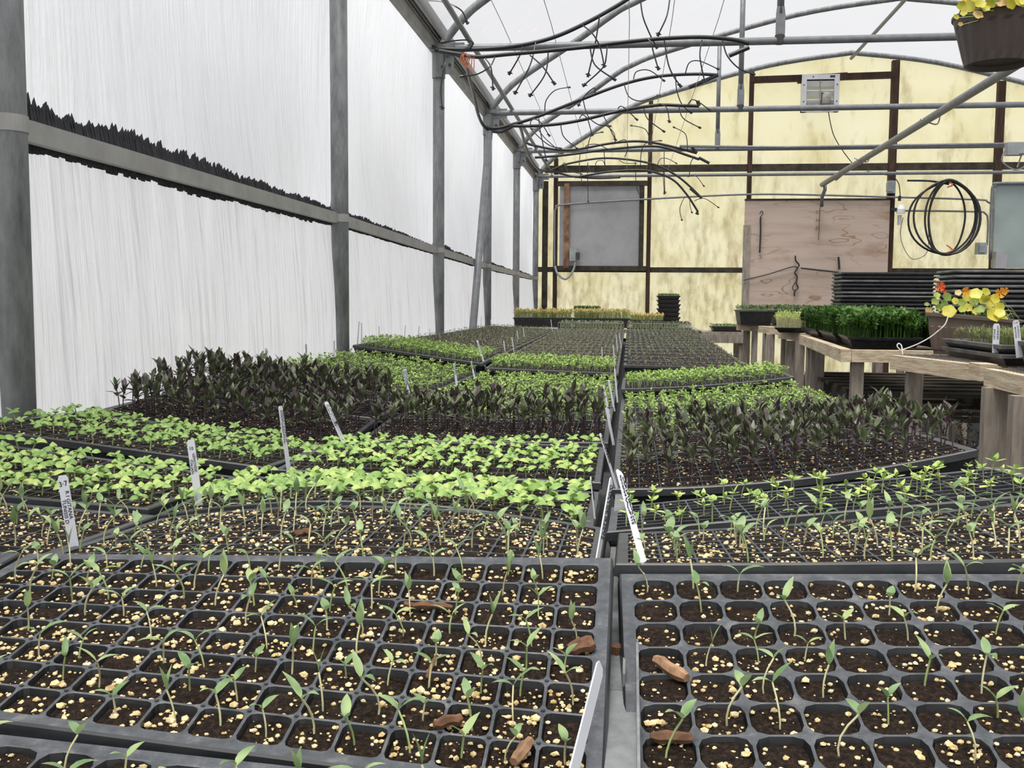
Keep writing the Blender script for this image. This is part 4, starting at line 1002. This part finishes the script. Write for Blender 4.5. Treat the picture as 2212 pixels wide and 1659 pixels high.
stake((661, 742), (662, 775), 3.5, .0070, 'small label by the film wall left of the second post', ang=.5)
stake((722, 735), (722, 765), 3.9, .0060, 'small label against the second post', ang=.7)
stake((352, 808), (353, 850), 2.5, .0080, 'label half hidden in the purple seedlings at left', ang=.3)
stake((874, 797), (884, 855), 2.75, .0105, 'white plant label standing in green seedlings above the purple row')
stake((808, 832), (816, 862), 2.46, .0090, 'short label top just behind the purple seedlings', ang=.3)
stake((981, 785), (986, 825), 3.1, .0080, 'white label in the middle green seedlings', ang=.8)
stake((1018, 780), (1023, 805), 3.6, .0065, 'small label in the middle green seedlings, right one', ang=.8)
stake((1031, 735), (1045, 782), 4.2, .0090, 'leaning white label at the corner of raised green tray', ang=.8)
stake((1322, 1035), (1284, 1255), .93, .0100, 'long white label leaning left between the front trays', ang=1.35, Yt=1.02)
stake((1338, 1016), (1392, 1218), .93, .0100, 'long white label leaning right at right second tray corner', ang=1.25, Yt=1.05)
stake((1297, 936), (1329, 1040), 1.58, .0100, 'thin label leaning right at corner of right purple tray', ang=1.35)
stake((1277, 1030), (1285, 1110), 1.26, .0080, 'thin edge-on label at right edge of the left basil', ang=1.5)
stake((1299, 1436), (1240, 1670), .60, .0120, 'thick white label at bottom edge beside the center rail', ang=1.30, Yt=.68, scrib=False)
for k, (tx, ty, bx, by, Y) in enumerate(((1310, 880, 1322, 935, 2.1), (1304, 832, 1314, 880, 2.6), (1315, 820, 1325, 868, 2.9), (1328, 796, 1333, 850, 3.2), (1325, 745, 1328, 790, 4.3), (1331, 722, 1334, 752, 5.4), (1338, 720, 1342, 745, 5.8), (1300, 750, 1302, 772, 4.8),
        (1117, 714, 1120, 732, 6.2), (1130, 708, 1133, 726, 6.6), (1106, 728, 1110, 752, 5.2), (1088, 736, 1092, 758, 5.0), (1190, 690, 1193, 708, 8.0), (776, 694, 772, 742, 4.3), (781, 697, 781, 742, 4.4), (819, 705, 819, 738, 4.7), (876, 703, 873, 735, 5.3), (906, 704, 902, 730, 5.7), (928, 710, 930, 728, 6.1), (957, 703, 957, 722, 6.6), (1040, 683, 1038, 708, 8.0), (1060, 690, 1062, 706, 8.3))):
    stake((tx, ty), (bx, by + 6), Y, .0075 if Y < 4 else .006, 'small white plant label, %s of the little ones %s' % (ORD[k if k < 13 else k - 13], 'along the center rows' if k < 13 else 'along the film wall'), ang=.9, scrib=False)
# ================================================================== wooden benches on the right and what stands on them
BT = R(-.19)                                                     # bench top
def bench(label, p0, p1, depth, legs, mesh=None, end0=True):
    """p0 near end, p1 far end of the front edge; legs: (px0, px1, Y, front) """
    o = thing('potting_bench', (p0[0] + .3, (p0[1] + p1[1]) / 2, 0), label, 'bench', 'wooden benches at the right')
    a, c = V(p0[0], p0[1], BT - .025), V(p1[0], p1[1], BT - .025); back = V(depth, 0, 0)
    MB().bar(a, c, .04, .05).part('front_board', MAT['old_wood'], o)
    MB().bar(a + back, c + back, .04, .05).part('back_board', MAT['old_wood'], o)
    if end0: MB().bar(a + V(.022, .02, -.001), a + back + V(-.022, .02, -.001), .04, .048).part('end_board', MAT['old_wood'], o)
    MB().bar(c + V(.022, -.02, -.001), c + back + V(-.022, -.02, -.001), .04, .048).part('end_board', MAT['old_wood'], o)
    n = max(2, int((c - a).length / .22))
    for k in range(1, n):
        q = a.lerp(c, k / n); MB().bar(q + V(.022, 0, -.006), q + back + V(-.022, 0, -.006), .05, .03).part('slat', MAT['leg_wood'], o)
    if mesh:
        m = MB(); L = (c - a).length; k = 0
        while k * .026 < L: q = a.lerp(c, k * .026 / L); m.bar(q + V(0, 0, .027), q + V(.6, 0, .027), .0016, .0016); k += 1
        for j in range(24): m.bar(a + V(.02 + j * .026, 0, .0285), c + V(.02 + j * .026, 0, .0285), .0016, .0016)
        m.part('wire_mesh', MAT['wire_steel'], o)
    for lg in legs:
        x0, x1 = at(lg[0], 800, lg[2]).x, at(lg[1], 800, lg[2]).x
        b = MB(); b.bar((x0 * .5 + x1 * .5, lg[2], 0), (x0 * .5 + x1 * .5, lg[2], BT - .05), x1 - x0, .04, up=(0, 1, 0)); b.part('leg', MAT['leg_wood'], o)
    for y in (p0[1] + .1, p1[1] - .1): MB().box((p0[0] + depth - .03, y, (BT - .05) / 2), (.05, .04, BT - .05)).part('leg', MAT['leg_wood'], o)
bench('pale wooden bench at the right photo edge, nearest of the row', (1.03, 1.7), (1.035, 3.06), .95, [(2127, 2178, 3.0), (2187, 2235, 2.75)], True)
bench('pale wooden bench holding the trough of yellow nasturtiums', (1.057, 3.27), (.942, 3.755), .9, [(1959, 1992, 3.68)], True)
bench('weathered wooden bench under the parsley trays', (.852, 4.15), (.965, 5.85), .95, [(1838, 1864, 4.2), (1750, 1779, 5.45), (1741, 1750, 5.5)])
bench('weathered wooden bench below the pale green sprout tray', (1.033, 6.13), (.964, 6.67), .95, [(1696, 1722, 6.3), (1717, 1736, 6.2), (1686, 1696, 6.6)])
bench('weathered short wooden bench second from the far end', (1.059, 7.34), (.981, 7.84), .95, [(1655, 1671, 7.5), (1646, 1653, 7.7)])
bench('weathered wooden bench at the far end under dark sprout trays', (1.015, 8.1), (.874, 8.40), .95, [(1622, 1634, 8.15), (1604, 1618, 8.3)])
q = at(2123, 803, 3.16); MB().box(q, (.05, .10, .05)).box(q + V(.03, .01, -.004), (.03, .06, .04)).solo('beam_stub', MAT['old_wood'], 'cracked end-grain stub of beam between the two nearest benches', 'beam')
# pallet stored underneath, dark board beyond
sh = thing('pallet', (1.5, 5.2, 0), 'dark slatted pallet stored below the right benches', 'pallet')
for k in range(7): MB().box((1.72, 4.55 + k * .2, R(-.40)), (1.5, .09, .018)).part('slat', MAT['girt_wood'], sh)
for x in (1.05, 1.7, 2.35): MB().box((x, 5.15, R(-.455)), (.05, 1.35, .09)).part('runner', MAT['girt_wood'], sh)
for k in range(5): MB().box((1.72, 4.6 + k * .28, R(-.51)), (1.5, .09, .018)).part('slat', MAT['girt_wood'], sh)
for x in (1.05, 2.35):
    for y in (4.6, 5.7): MB().box((x, y, R(-.52) / 2), (.06, .06, R(-.52))).part('leg', MAT['leg_wood'], sh)
MB().box((3.2, 8.2, R(-.58) / 2), (4.2, .06, R(-.58))).box((3.2, 8.15, R(-.60)), (4.2, .05, .03)).solo('dark_board', MAT['dark_metal'], 'dark low board filling the dark area below the right benches', 'partition')  # dark box shaped to the dark area below the benches

# ---- flats
def flat(label, c, lx, ly, h, rot=0., soil='soil', name='flat_tray', lipmat='black_plastic', group='flats on the right benches', empty=False):
    """open tray: c is the middle of its underside"""
    o = thing(name, c, label, 'tray', group); Rm = Matrix.Rotation(rot, 3, 'Z'); c = Vector(c)
    def rect(e, z): return [c + Rm @ V(sx_ * (lx / 2 + e), sy_ * (ly / 2 + e), z) for sx_, sy_ in ((-1, -1), (1, -1), (1, 1), (-1, 1))]
    L = [rect(-.018, 0), rect(-.002, h - .012), rect(.004, h - .012), rect(.007, h - .001), rect(.004, h), rect(-.006, h), rect(-.018, .004)]
    vs = [p for l in L for p in l]
    b = MB(); b.add(vs[:12], [(a * 4 + k, a * 4 + (k + 1) % 4, (a + 1) * 4 + (k + 1) % 4, (a + 1) * 4 + k) for a in range(2) for k in range(4)] + [(3, 2, 1, 0)]); b.part('shell', MAT['black_plastic'], o)
    b = MB(); b.add(vs[8:], [(a * 4 + k, a * 4 + (k + 1) % 4, (a + 1) * 4 + (k + 1) % 4, (a + 1) * 4 + k) for a in range(4) for k in range(4)]); b.part('lip', MAT[lipmat], o)
    if not empty:
        b = MB(); b.add(rect(-.006, h - .012), [(0, 1, 2, 3)]); b.part('soil', MAT[soil], o, kind='stuff')
    return o
def greens(name, label, c, lx, ly, rot, z, h, n, lmat, stemmat='green_stem', size=.012, w=.6, k=8, shape='lance', pitch=(.1, 1.1), nl=3, ragged=.3):
    temps = []; r = random.Random(hash(name) % 999 if False else len(label) * 7 + int(c[0] * 50))
    for q in range(k):
        hh = h * r.uniform(1 - ragged, 1); v, f, tip = stem(hh, .0008, r.uniform(.05, .25), 3, 2); T = [('stem', v, f, stemmat)]
        for m_ in range(nl):
            L = size * r.uniform(.7, 1.3)
            T.append(('leaf', *leaf(L, L * w, r.uniform(*pitch), r.uniform(0, 1.2), r.uniform(0, 6.28), tip + V(0, 0, -r.uniform(0, .35) * hh * (m_ > 1)), r.uniform(-.2, .3), shape, seg=3), lmat))
        temps.append(T)
    Rm = Matrix.Rotation(rot, 3, 'Z'); inst = []
    for q in range(n):
        p = V(c[0], c[1], 0) + Rm @ V(r.uniform(-.49, .49) * lx, r.uniform(-.48, .48) * ly, 0); p.z = z
        inst.append((r.randrange(k), p, r.uniform(0, 6.28), r.uniform(.85, 1.12)))
    return make_stuff(name, name, temps, inst, label)
# parsley
for k, (cx, cy, rot, lb) in enumerate(((1.07, 4.58, -.12, 'nearest parsley tray'), (1.10, 5.14, -.06, 'middle parsley tray'), (1.115, 5.72, -.03, 'far parsley tray'), (1.37, 4.45, -.05, 'parsley tray behind the trough'))):
    flat('black flat under the parsley, ' + lb, (cx, cy, BT + .001), .28, .54, .042, rot)
    greens('parsley', 'dense dark green parsley sprouts in the ' + lb, (cx, cy), .30, .56, rot, BT + .035, .115 if k < 3 else .09, 1300, 'parsley_leaf', 'parsley_leaf', .017, .6, 12, nl=8, ragged=.5)
flat('black flat of dark sprouts behind the parsley', (1.45, 6.45, BT + .001), .54, .28, .05, .05)
greens('dark_sprouts', 'dark green sprouts in the flat behind the parsley', (1.45, 6.45), .54, .28, .05, BT + .04, .085, 500, 'dark_sprout', size=.016, nl=3)
flat('black flat of pale green upright sprouts', (.985, 6.40, BT + .001), .19, .40, .03, -.12)
greens('pale_sprouts', 'pale green upright sprouts in the small flat', (.985, 6.40), .18, .38, -.12, BT + .02, .09, 700, 'light_sprout', 'pale_stem', .012, .4, 8, pitch=(.7, 1.4), nl=2)
for k, x in enumerate((.97, 1.24)):
    flat(('left' if k == 0 else 'right') + ' deep black flat of dark microgreens on the farthest bench', (x, 8.22, BT + .001), .26, .34, .115, 0, lipmat='tray_lip' if k == 0 else 'black_plastic')
    greens('microgreens', 'dark microgreens in the ' + ('left' if k == 0 else 'right') + ' deep flat on the farthest bench', (x, 8.22), .26, .34, 0, BT + .10, .045, 260, 'dark_sprout', size=.018, nl=3)
# far end of the growing bench: flats of yellow sprouts
ft = thing('far_table', (.79, 9.3, 0), 'plain grey wooden table at the far end beyond the sprout trays', 'table')
MB().box((.79, 9.35, R(-.292)), (.46, .5, .03)).part('top', MAT['leg_wood'], ft); MB().box((.79, 9.08, R(-.335)), (.46, .03, .075)).part('apron', MAT['leg_wood'], ft)
for x in (.6, .98):
    for y in (9.12, 9.56): MB().box((x, y, R(-.31) / 2), (.05, .05, R(-.31))).part('leg', MAT['leg_wood'], ft)
flat('small black flat of low greens on the far grey table', (.86, 9.3, R(-.276)), .27, .3, .045)
greens('low_greens', 'low green sprouts in the flat on the far table', (.86, 9.3), .26, .28, 0, R(-.24), .025, 220, 'dark_sprout', size=.012)
MB().box((-.25, 10.55, R(-.28)), (1.75, 2.9, .03)).solo('far_bench_top', MAT['leg_wood'], 'far wooden bench top under the yellow sprout flats', 'bench')
for x0, x1, Y, lb in ((1109, 1233, 9.6, 'left'), (1237, 1360, 9.6, 'middle'), (1362, 1432, 9.7, 'right')):
    a, c = at(x0, 700, Y).x, at(x1, 700, Y).x; yb = Y + .16; z0 = R(-.262)
    flat('black flat of yellow green sprouts, %s of the three far ones' % lb, ((a + c) / 2, yb, z0), c - a, .30, .085 if lb != 'right' else .07, 0, group='flats at the far end')
    greens('yellow_sprouts', 'yellow green sprouts in the %s far flat' % lb, ((a + c) / 2, yb), c - a + .01, .32, 0, z0 + .065, .095 if lb != 'right' else .06, int(900 * (c - a) / .54), 'yellow_sprout', 'green_stem', .018, .5, 8, nl=3)
flat('small black flat of green sprouts behind the yellow ones', (-.47, 11.3, R(-.262)), .28, .28, .17, group='flats at the far end')
greens('green_sprouts', 'green sprouts just above the yellow ones at the far end', (-.47, 11.3), .28, .28, 0, R(-.13), .05, 300, 'parsley_leaf', size=.014)
for k in range(7):
    flat('black flat in the far stack topped with sprouts, %s from below' % ORD[k], (.375 + .004 * math.sin(k * 2), 10.2, R(-.262) + k * .042), .215, .25, .052, 0, name='stacked_flat', group='stacked flats at the far end', empty=k < 6)
greens('stack_sprouts', 'green sprouts on top of the far stack of flats', (.375, 10.2), .21, .24, 0, R(-.262) + .29, .03, 220, 'parsley_leaf', size=.012)
for k, (xa, xb) in enumerate(((-.59, -.05), (-.02, .50))):
    o = thing('wire_rack', ((xa + xb) / 2, 8.45, R(-.27)), 'wire-sided rack tray at the end of the cell trays, ' + ('left one' if k == 0 else 'right one'), 'rack')
    z0, z1 = R(-.245), R(-.195)
    for q in range(25): x = xa + (xb - xa) * q / 24; MB().bar((x, 8.44, z0), (x, 8.44, z1), .003, .003, up=(0, 1, 0)).part('upright_wire', MAT['box_grey'], o)
    for z in (z0, z1): MB().bar((xa, 8.44, z), (xb, 8.44, z), .004, .004).part('cross_wire', MAT['box_grey'], o)
    MB().box(((xa + xb) / 2, 8.62, z0 + .006), (xb - xa, .34, .012)).part('base', MAT['soil_speckled'], o)
    greens('rack_sprouts', 'brown green sprouts growing in the ' + ('left' if k == 0 else 'right') + ' wire rack', ((xa + xb) / 2, 8.62), xb - xa, .34, 0, z0 + .01, .05, 500, 'sprout_leaf', size=.014)

# ---- stacks of empty trays
def tray_stack(x0, x1, y0, y1, n, dz, lab, seed):
    r = random.Random(seed); lx, ly = x1 - x0, y1 - y0; me = None
    for k in range(n):
        c = V((x0 + x1) / 2 + r.uniform(-.006, .006), (y0 + y1) / 2 + r.uniform(-.006, .006), BT + .001 + k * dz)
        o = thing('empty_tray', c, 'black empty tray in the %s stack, %s from below' % (lab, ORD[k]), 'tray', 'empty trays in the %s stack' % lab)
        def rc(e, z): return [c + V(sx_ * (lx / 2 + e), sy_ * (ly / 2 + e), z) for sx_, sy_ in ((-1, -1), (1, -1), (1, 1), (-1, 1))]
        vs = [p for l in (rc(-.012, 0), rc(-.004, dz * .55)) for p in l]
        MB().add(vs, [(a * 4 + q, a * 4 + (q + 1) % 4, (a + 1) * 4 + (q + 1) % 4, (a + 1) * 4 + q) for a in range(1) for q in range(4)] + [(3, 2, 1, 0)]).part('shell', MAT['black_plastic'], o)
        h0 = dz * .55; vs = [p for l in (rc(-.004, h0), rc(.001 + r.uniform(0, .002), h0 - .001), rc(.003, h0 + .004), rc(.001, h0 + .010), rc(-.012, h0 + .009)) for p in l]
        MB().add(vs, [(a * 4 + q, a * 4 + (q + 1) % 4, (a + 1) * 4 + (q + 1) % 4, (a + 1) * 4 + q) for a in range(4) for q in range(4)] + ([(16, 17, 18, 19)] if k == n - 1 else [])).part('lip', MAT['tray_lip'] if r.random() < .55 else MAT['black_plastic'], o)
tray_stack(1.20, 1.72, 6.05, 6.32, 16, .0222, 'left', 3)
tray_stack(1.45, 1.99, 4.80, 5.08, 15, .0222, 'right', 4)

# ---- nasturtiums: round leaves on thin stalks
def ndisc(b, c, r, nrm, dish=.18, n=14):
    nrm = nrm.normalized(); a = nrm.cross(V(0, 0, 1));
    if a.length < .1: a = nrm.cross(V(1, 0, 0))
    a.normalize(); d = a.cross(nrm); ph = random.uniform(0, 6)
    vs = [c - nrm * r * dish] + [c + (a * math.cos(th) + d * math.sin(th)) * r * .55 - nrm * r * dish * .6 for th in [2 * math.pi * k / n for k in range(n)]]
    vs += [c + (a * math.cos(th) + d * math.sin(th)) * r * (1 + .10 * math.sin(5 * th + ph)) + nrm * r * .06 * math.sin(3 * th + ph) for th in [2 * math.pi * k / n for k in range(n)]]
    b.add(vs, [(0, 1 + k, 1 + (k + 1) % n) for k in range(n)] + [(1 + k, 1 + n + k, 1 + n + (k + 1) % n, 1 + (k + 1) % n) for k in range(n)])
def nflower(o, c, s, mat):
    b = MB()
    for k in range(5):
        th = k * 1.257 + random.uniform(-.2, .2); d = V(math.cos(th), -.35, math.sin(th)).normalized(); sd = d.cross(V(0, 1, 0)).normalized()
        e = c + d * s; w = s * .42
        b.add([c, c + d * s * .5 + sd * w * .6 + V(0, -.002, 0), e + sd * w + V(0, -.004, 0), e + d * s * .12, e - sd * w + V(0, -.004, 0), c + d * s * .5 - sd * w * .6 + V(0, -.002, 0)], [(0, 1, 2, 3), (0, 3, 4, 5)])
    b.tube([c, c + V(0, s * .9, s * .2)], [s * .25, s * .06], 6)
    b.part('flower', MAT[mat], o, smooth=True)
YEL, GRN, DRY = 'nasturtium_yellow', 'nasturtium_green', 'nasturtium_dry'
# trough
A0 = V(1.06, 3.80, BT + .002); A1 = V(1.335, 3.70, BT + .002); ax_ = (A1 - A0).normalized(); sd_ = V(-ax_.y, ax_.x, 0)
if sd_.y < 0: sd_ = -sd_
pot = thing('nasturtium_trough', (A0 + A1) / 2, 'brown ribbed plastic trough planted with yellow leaved nasturtiums', 'planter')
Hp = .150
def trough(e, z, n=26, rib=0.):
    L = (A1 - A0).length; Wd = .16; P = []
    c0 = A0 + ax_ * (-e) - sd_ * e; nL, nW = n, 10
    for k in range(nL): P.append(c0 + ax_ * ((L + 2 * e) * k / nL) - sd_ * (rib * (k % 2)))
    for k in range(nW): P.append(c0 + ax_ * (L + 2 * e) + sd_ * ((Wd + 2 * e) * k / nW) + ax_ * (rib * (k % 2)))
    for k in range(nL): P.append(c0 + ax_ * ((L + 2 * e) * (1 - k / nL)) + sd_ * (Wd + 2 * e) + sd_ * (rib * (k % 2)))
    for k in range(nW): P.append(c0 + sd_ * ((Wd + 2 * e) * (1 - k / nW)) - ax_ * (rib * (k % 2)))
    return [p + V(0, 0, z * (1 - .16 * min(1, max(0, (p - A0).dot(ax_) / L)))) for p in P]
def loops(b, L, cap=None):
    n = len(L[0]); b.add([p for l in L for p in l], [(a * n + k, a * n + (k + 1) % n, (a + 1) * n + (k + 1) % n, (a + 1) * n + k) for a in range(len(L) - 1) for k in range(n)]); return b
loops(MB(), [trough(-.022, 0), trough(-.020, .015), trough(-.018, .018, rib=.004), trough(-.004, .100, rib=.004), trough(-.003, .103), trough(-.001, Hp - .012)]).part('ribbed_body', MAT['planter_taupe'], pot)
loops(MB(), [trough(-.001, Hp - .012), trough(.008, Hp - .012), trough(.009, Hp), trough(-.004, Hp), trough(-.010, Hp - .02)]).part('rim', MAT['planter_taupe'], pot)
b = MB(); T_ = trough(-.008, Hp - .015); b.add(T_, [tuple(range(len(T_)))]); b.part('soil', MAT['soil'], pot, kind='stuff')
NL = [(2024, 637, 7, GRN), (2046, 641, 10, GRN), (2020, 651, 8, GRN), (2002, 657, 5, GRN), (2006, 671, 8, DRY), (2050, 672, 14, YEL), (2031, 664, 9, GRN), (2079, 653, 9, GRN), (2103, 650, 11, GRN), (2108, 634, 13, YEL), (2090, 641, 10, YEL), (2070, 632, 7, DRY),
      (2128, 647, 13, YEL), (2150, 645, 10, YEL), (2143, 663, 13, YEL), (2147, 680, 15, YEL), (2160, 662, 9, YEL), (2168, 690, 10, YEL), (2092, 664, 9, YEL), (2118, 668, 9, GRN), (2064, 650, 8, YEL), (2110, 672, 9, YEL), (2130, 630, 9, YEL), (2078, 668, 8, GRN), (2160, 676, 11, YEL), (2040, 655, 7, GRN)]
for k, (px, py, rr, mt) in enumerate(NL):
    Y = 3.80 - (px - 2000) / 160 * .08 + random.uniform(.0, .12) - (.06 if py > 666 else 0); c = at(px, py, Y); r = rr * Y / F
    b = MB(); ndisc(b, c, r, V(random.uniform(-.35, .35), -1, random.uniform(.1, .8))); lf = b.part('leaf', MAT[mt], pot, smooth=True)
    base = A0 + ax_ * ((A1 - A0).length * min(1, max(0, (px - 1995) / 165))) + sd_ * .07 + V(0, 0, Hp - .02)
    MB().tube(smoothpath([base, base.lerp(c, .5) + V(0, 0, .02), c + V(0, .004, 0)], 4), .0011, 4).part('stalk', MAT['green_stem'], lf)
for px, py, s, mt in ((2030, 619, .016, 'flower_red'), (2037, 628, .010, 'flower_red'), (2086, 629, .014, 'flower_orange'), (2145, 644, .014, 'flower_orange'), (2160, 633, .018, 'flower_orange'), (2170, 628, .012, 'flower_orange')):
    nflower(pot, at(px, py, 3.76), s, mt)
# white rope tied to the bench
P = [at(2048, 684, 3.70), at(2042, 700, 3.70), at(2030, 712, 3.70), at(2010, 728, 3.71), at(1985, 742, 3.72), at(1960, 752, 3.73), at(1945, 757, 3.73)]
rp = thing('white_rope', P[-1], 'white cord tied with a loop to the bench corner below the trough', 'cord')
MB().tube(smoothpath(P, 5), .0022, 6).part('cord', MAT['white_string'], rp, smooth=True)
MB().tube(smoothpath([at(1946, 757, 3.73), at(1938, 748, 3.73), at(1941, 742, 3.73), at(1947, 746, 3.73), at(1949, 758, 3.72), at(1950, 766, 3.72)], 5), .0022, 6).part('loop', MAT['white_string'], rp, smooth=True)
MB().blob(at(2030, 707, 3.70), .006, 1).part('dry_leaf_knot', MAT['pale_bark'], rp)
# herb trays near the camera
flat('lower black tray nested under the herb tray', (1.235, 3.42, BT + .001), .29, .52, .035, .03, empty=True, lipmat='tray_lip')
flat('dusty black tray of thin leaved herbs with two white labels', (1.235, 3.42, BT + .028), .29, .52, .036, .03, lipmat='tray_lip')
greens('herb_seedlings', 'thin leaved olive green herbs in the dusty tray', (1.24, 3.42), .27, .50, .03, BT + .053, .045, 420, 'thyme_leaf', 'thyme_leaf', .018, .14, 10, pitch=(.2, 1.2), nl=6)
flat('black tray cut by the right photo edge', (1.245, 2.78, BT + .012), .30, .52, .070, 0., lipmat='tray_lip')
greens('edge_herbs', 'reddish green herbs in the tray at the right photo edge', (1.245, 2.78), .27, .5, 0., BT + .07, .035, 250, 'thyme_leaf', 'thyme_leaf', .015, .2, 8, nl=5)
Lr = (at(2150, 699, 3.22) - at(2149, 745, 3.22)).length
stake((2153, 699), (2151, 748), 3.22, .0195, 'white plant label in the herb tray, left of two', [('LAVENDER',   .0085, .0015, Lr - .002, W90), ('ENGLISH',   .0080, -.0078, Lr - .012, W90)])
Lr = (at(2195, 692, 3.02) - at(2201, 757, 3.02)).length
stake((2194, 692), (2201, 757), 3.02, .0180, 'taller white plant label marked 2.18 at the right edge', [('2.18', .0072, -.0072, Lr - .009, .0), ('LAVANDULA', .0062, .002, Lr - .014, W90), ('MUNSTEAD', .0062, -.0055, Lr - .018, W90)])
# flowering rosemary on the floor below the bench
rs = thing('flowering_rosemary', (1.10, 3.35, 0), 'rosemary bush with pale lilac flowers under the nearest benches', 'shrub')
MB().lathe((1.16, 3.4, 0), [(.0, 0), (.09, 0), (.12, .2), (.13, .2), (.13, .22), (.11, .22), (.105, .19), (0, .19)], 16).part('pot', MAT['black_plastic'], rs)
r = random.Random(9); st = MB(); lf = MB(); fl = []
for k in range(26):
    tipx = at(r.uniform(2056, 2150), 900, 3.3).x; tz = R(-(r.uniform(860, 1080) - 645) * 3.3 / F); base = V(1.16 + r.uniform(-.05, .05), 3.4, .19); tip = V(tipx, 3.32 + r.uniform(-.1, .1), tz)
    S = smoothpath([base, base.lerp(tip, .55) + V(r.uniform(-.05, .05), 0, .05), tip], 7); st.tube(S, .002, 4)
    for p in S[4:]:
        for q in range(15):
            th = r.uniform(0, 6.28); d = V(math.cos(th), math.sin(th), r.uniform(.1, .9)).normalized(); pp = p + V(r.uniform(-.008, .008), r.uniform(-.008, .008), r.uniform(-.012, .012)); sd = d.cross(V(0, 0, 1)).normalized() * .0022
            lf.add([pp - sd, pp + sd, pp + d * .02 + sd * .4, pp + d * .02 - sd * .4], [(0, 1, 2, 3)])
        if r.random() < .42: fl.append(p + V(r.uniform(-.015, .015), -.012, r.uniform(-.01, .01)))
st.part('stems', MAT['bark'], rs); lf.part('needles', MAT['rosemary_leaf'], rs, kind='stuff')
for c in fl[:60]:
    b = MB()
    for k in range(4): th = k * 1.57 + .4; ndisc(b, c + V(.004 * math.cos(th), 0, .004 * math.sin(th)), .0042, V(.3 * math.cos(th), -1, .3 * math.sin(th)), n=5)
    b.part('flower', MAT['lilac_flower'], rs)

# ---- hanging basket
hc_ = at(2154, 143, 4.05); hb = thing('hanging_basket', hc_, 'brown ribbed plastic hanging basket of nasturtiums at top right', 'hanging basket')
rb_ = lambda i, j: (.022 if (j // 2) % 2 else -.012) if i in (4, 5) else 0
tilt = MB(); tilt.lathe(hc_, [(0, .02), (.098, .02), (.104, 0), (.114, .004), (.121, .036), (.146, .135), (.152, .148), (.158, .172), (.164, .174), (.164, .184), (.150, .184), (.144, .16), (0, .155)], 72, 1, rb_)
tilt.part('pot', MAT['planter_brown'], hb, smooth=False)
b = MB(); b.lathe(hc_, [(0, .162), (.145, .162)], 24); b.part('soil', MAT['soil'], hb, kind='stuff')
for th in (.3, 2.4, 4.5):
    e = hc_ + V(.158 * math.cos(th), .158 * math.sin(th), .20); MB().tube([e, V(hc_.x, 4.14, R(1.50)), V(hc_.x, 4.16, R(1.565))], .0028, 5).part('hanger_wire', MAT['dark_metal'], hb)
for px, py, rr, mt in ((2077, 12, 9, YEL), (2094, 13, 13, YEL), (2118, 8, 11, YEL), (2113, 31, 11, DRY), (2066, 36, 6, YEL), (2082, 27, 7, YEL), (2140, 5, 12, YEL), (2163, 5, 11, DRY), (2185, 8, 11, YEL), (2203, 5, 12, YEL), (2075, 52, 5, DRY), (2105, -8, 12, YEL), (2150, -12, 13, GRN), (2180, -15, 12, YEL), (2215, 0, 12, YEL), (2130, 18, 8, YEL)):
    Y = 3.85 + random.uniform(-.02, .03); c = at(px, py, Y); b = MB(); ndisc(b, c, rr * Y / F, V(random.uniform(-.4, .4), -1, random.uniform(-.2, .6))); l_ = b.part('leaf', MAT[mt], hb, smooth=True)
    MB().tube([hc_ + V(random.uniform(-.08, .08), 0, .19), c + V(0, .02, 0)], .0014, 4).part('stalk', MAT['green_stem'], l_)
for px, py, s in ((2087, -2, .018), (2180, -2, .018), (2190, 6, .012)): nflower(hb, at(px, py, 3.95), s, 'flower_orange')
bpy.context.view_layer.update()
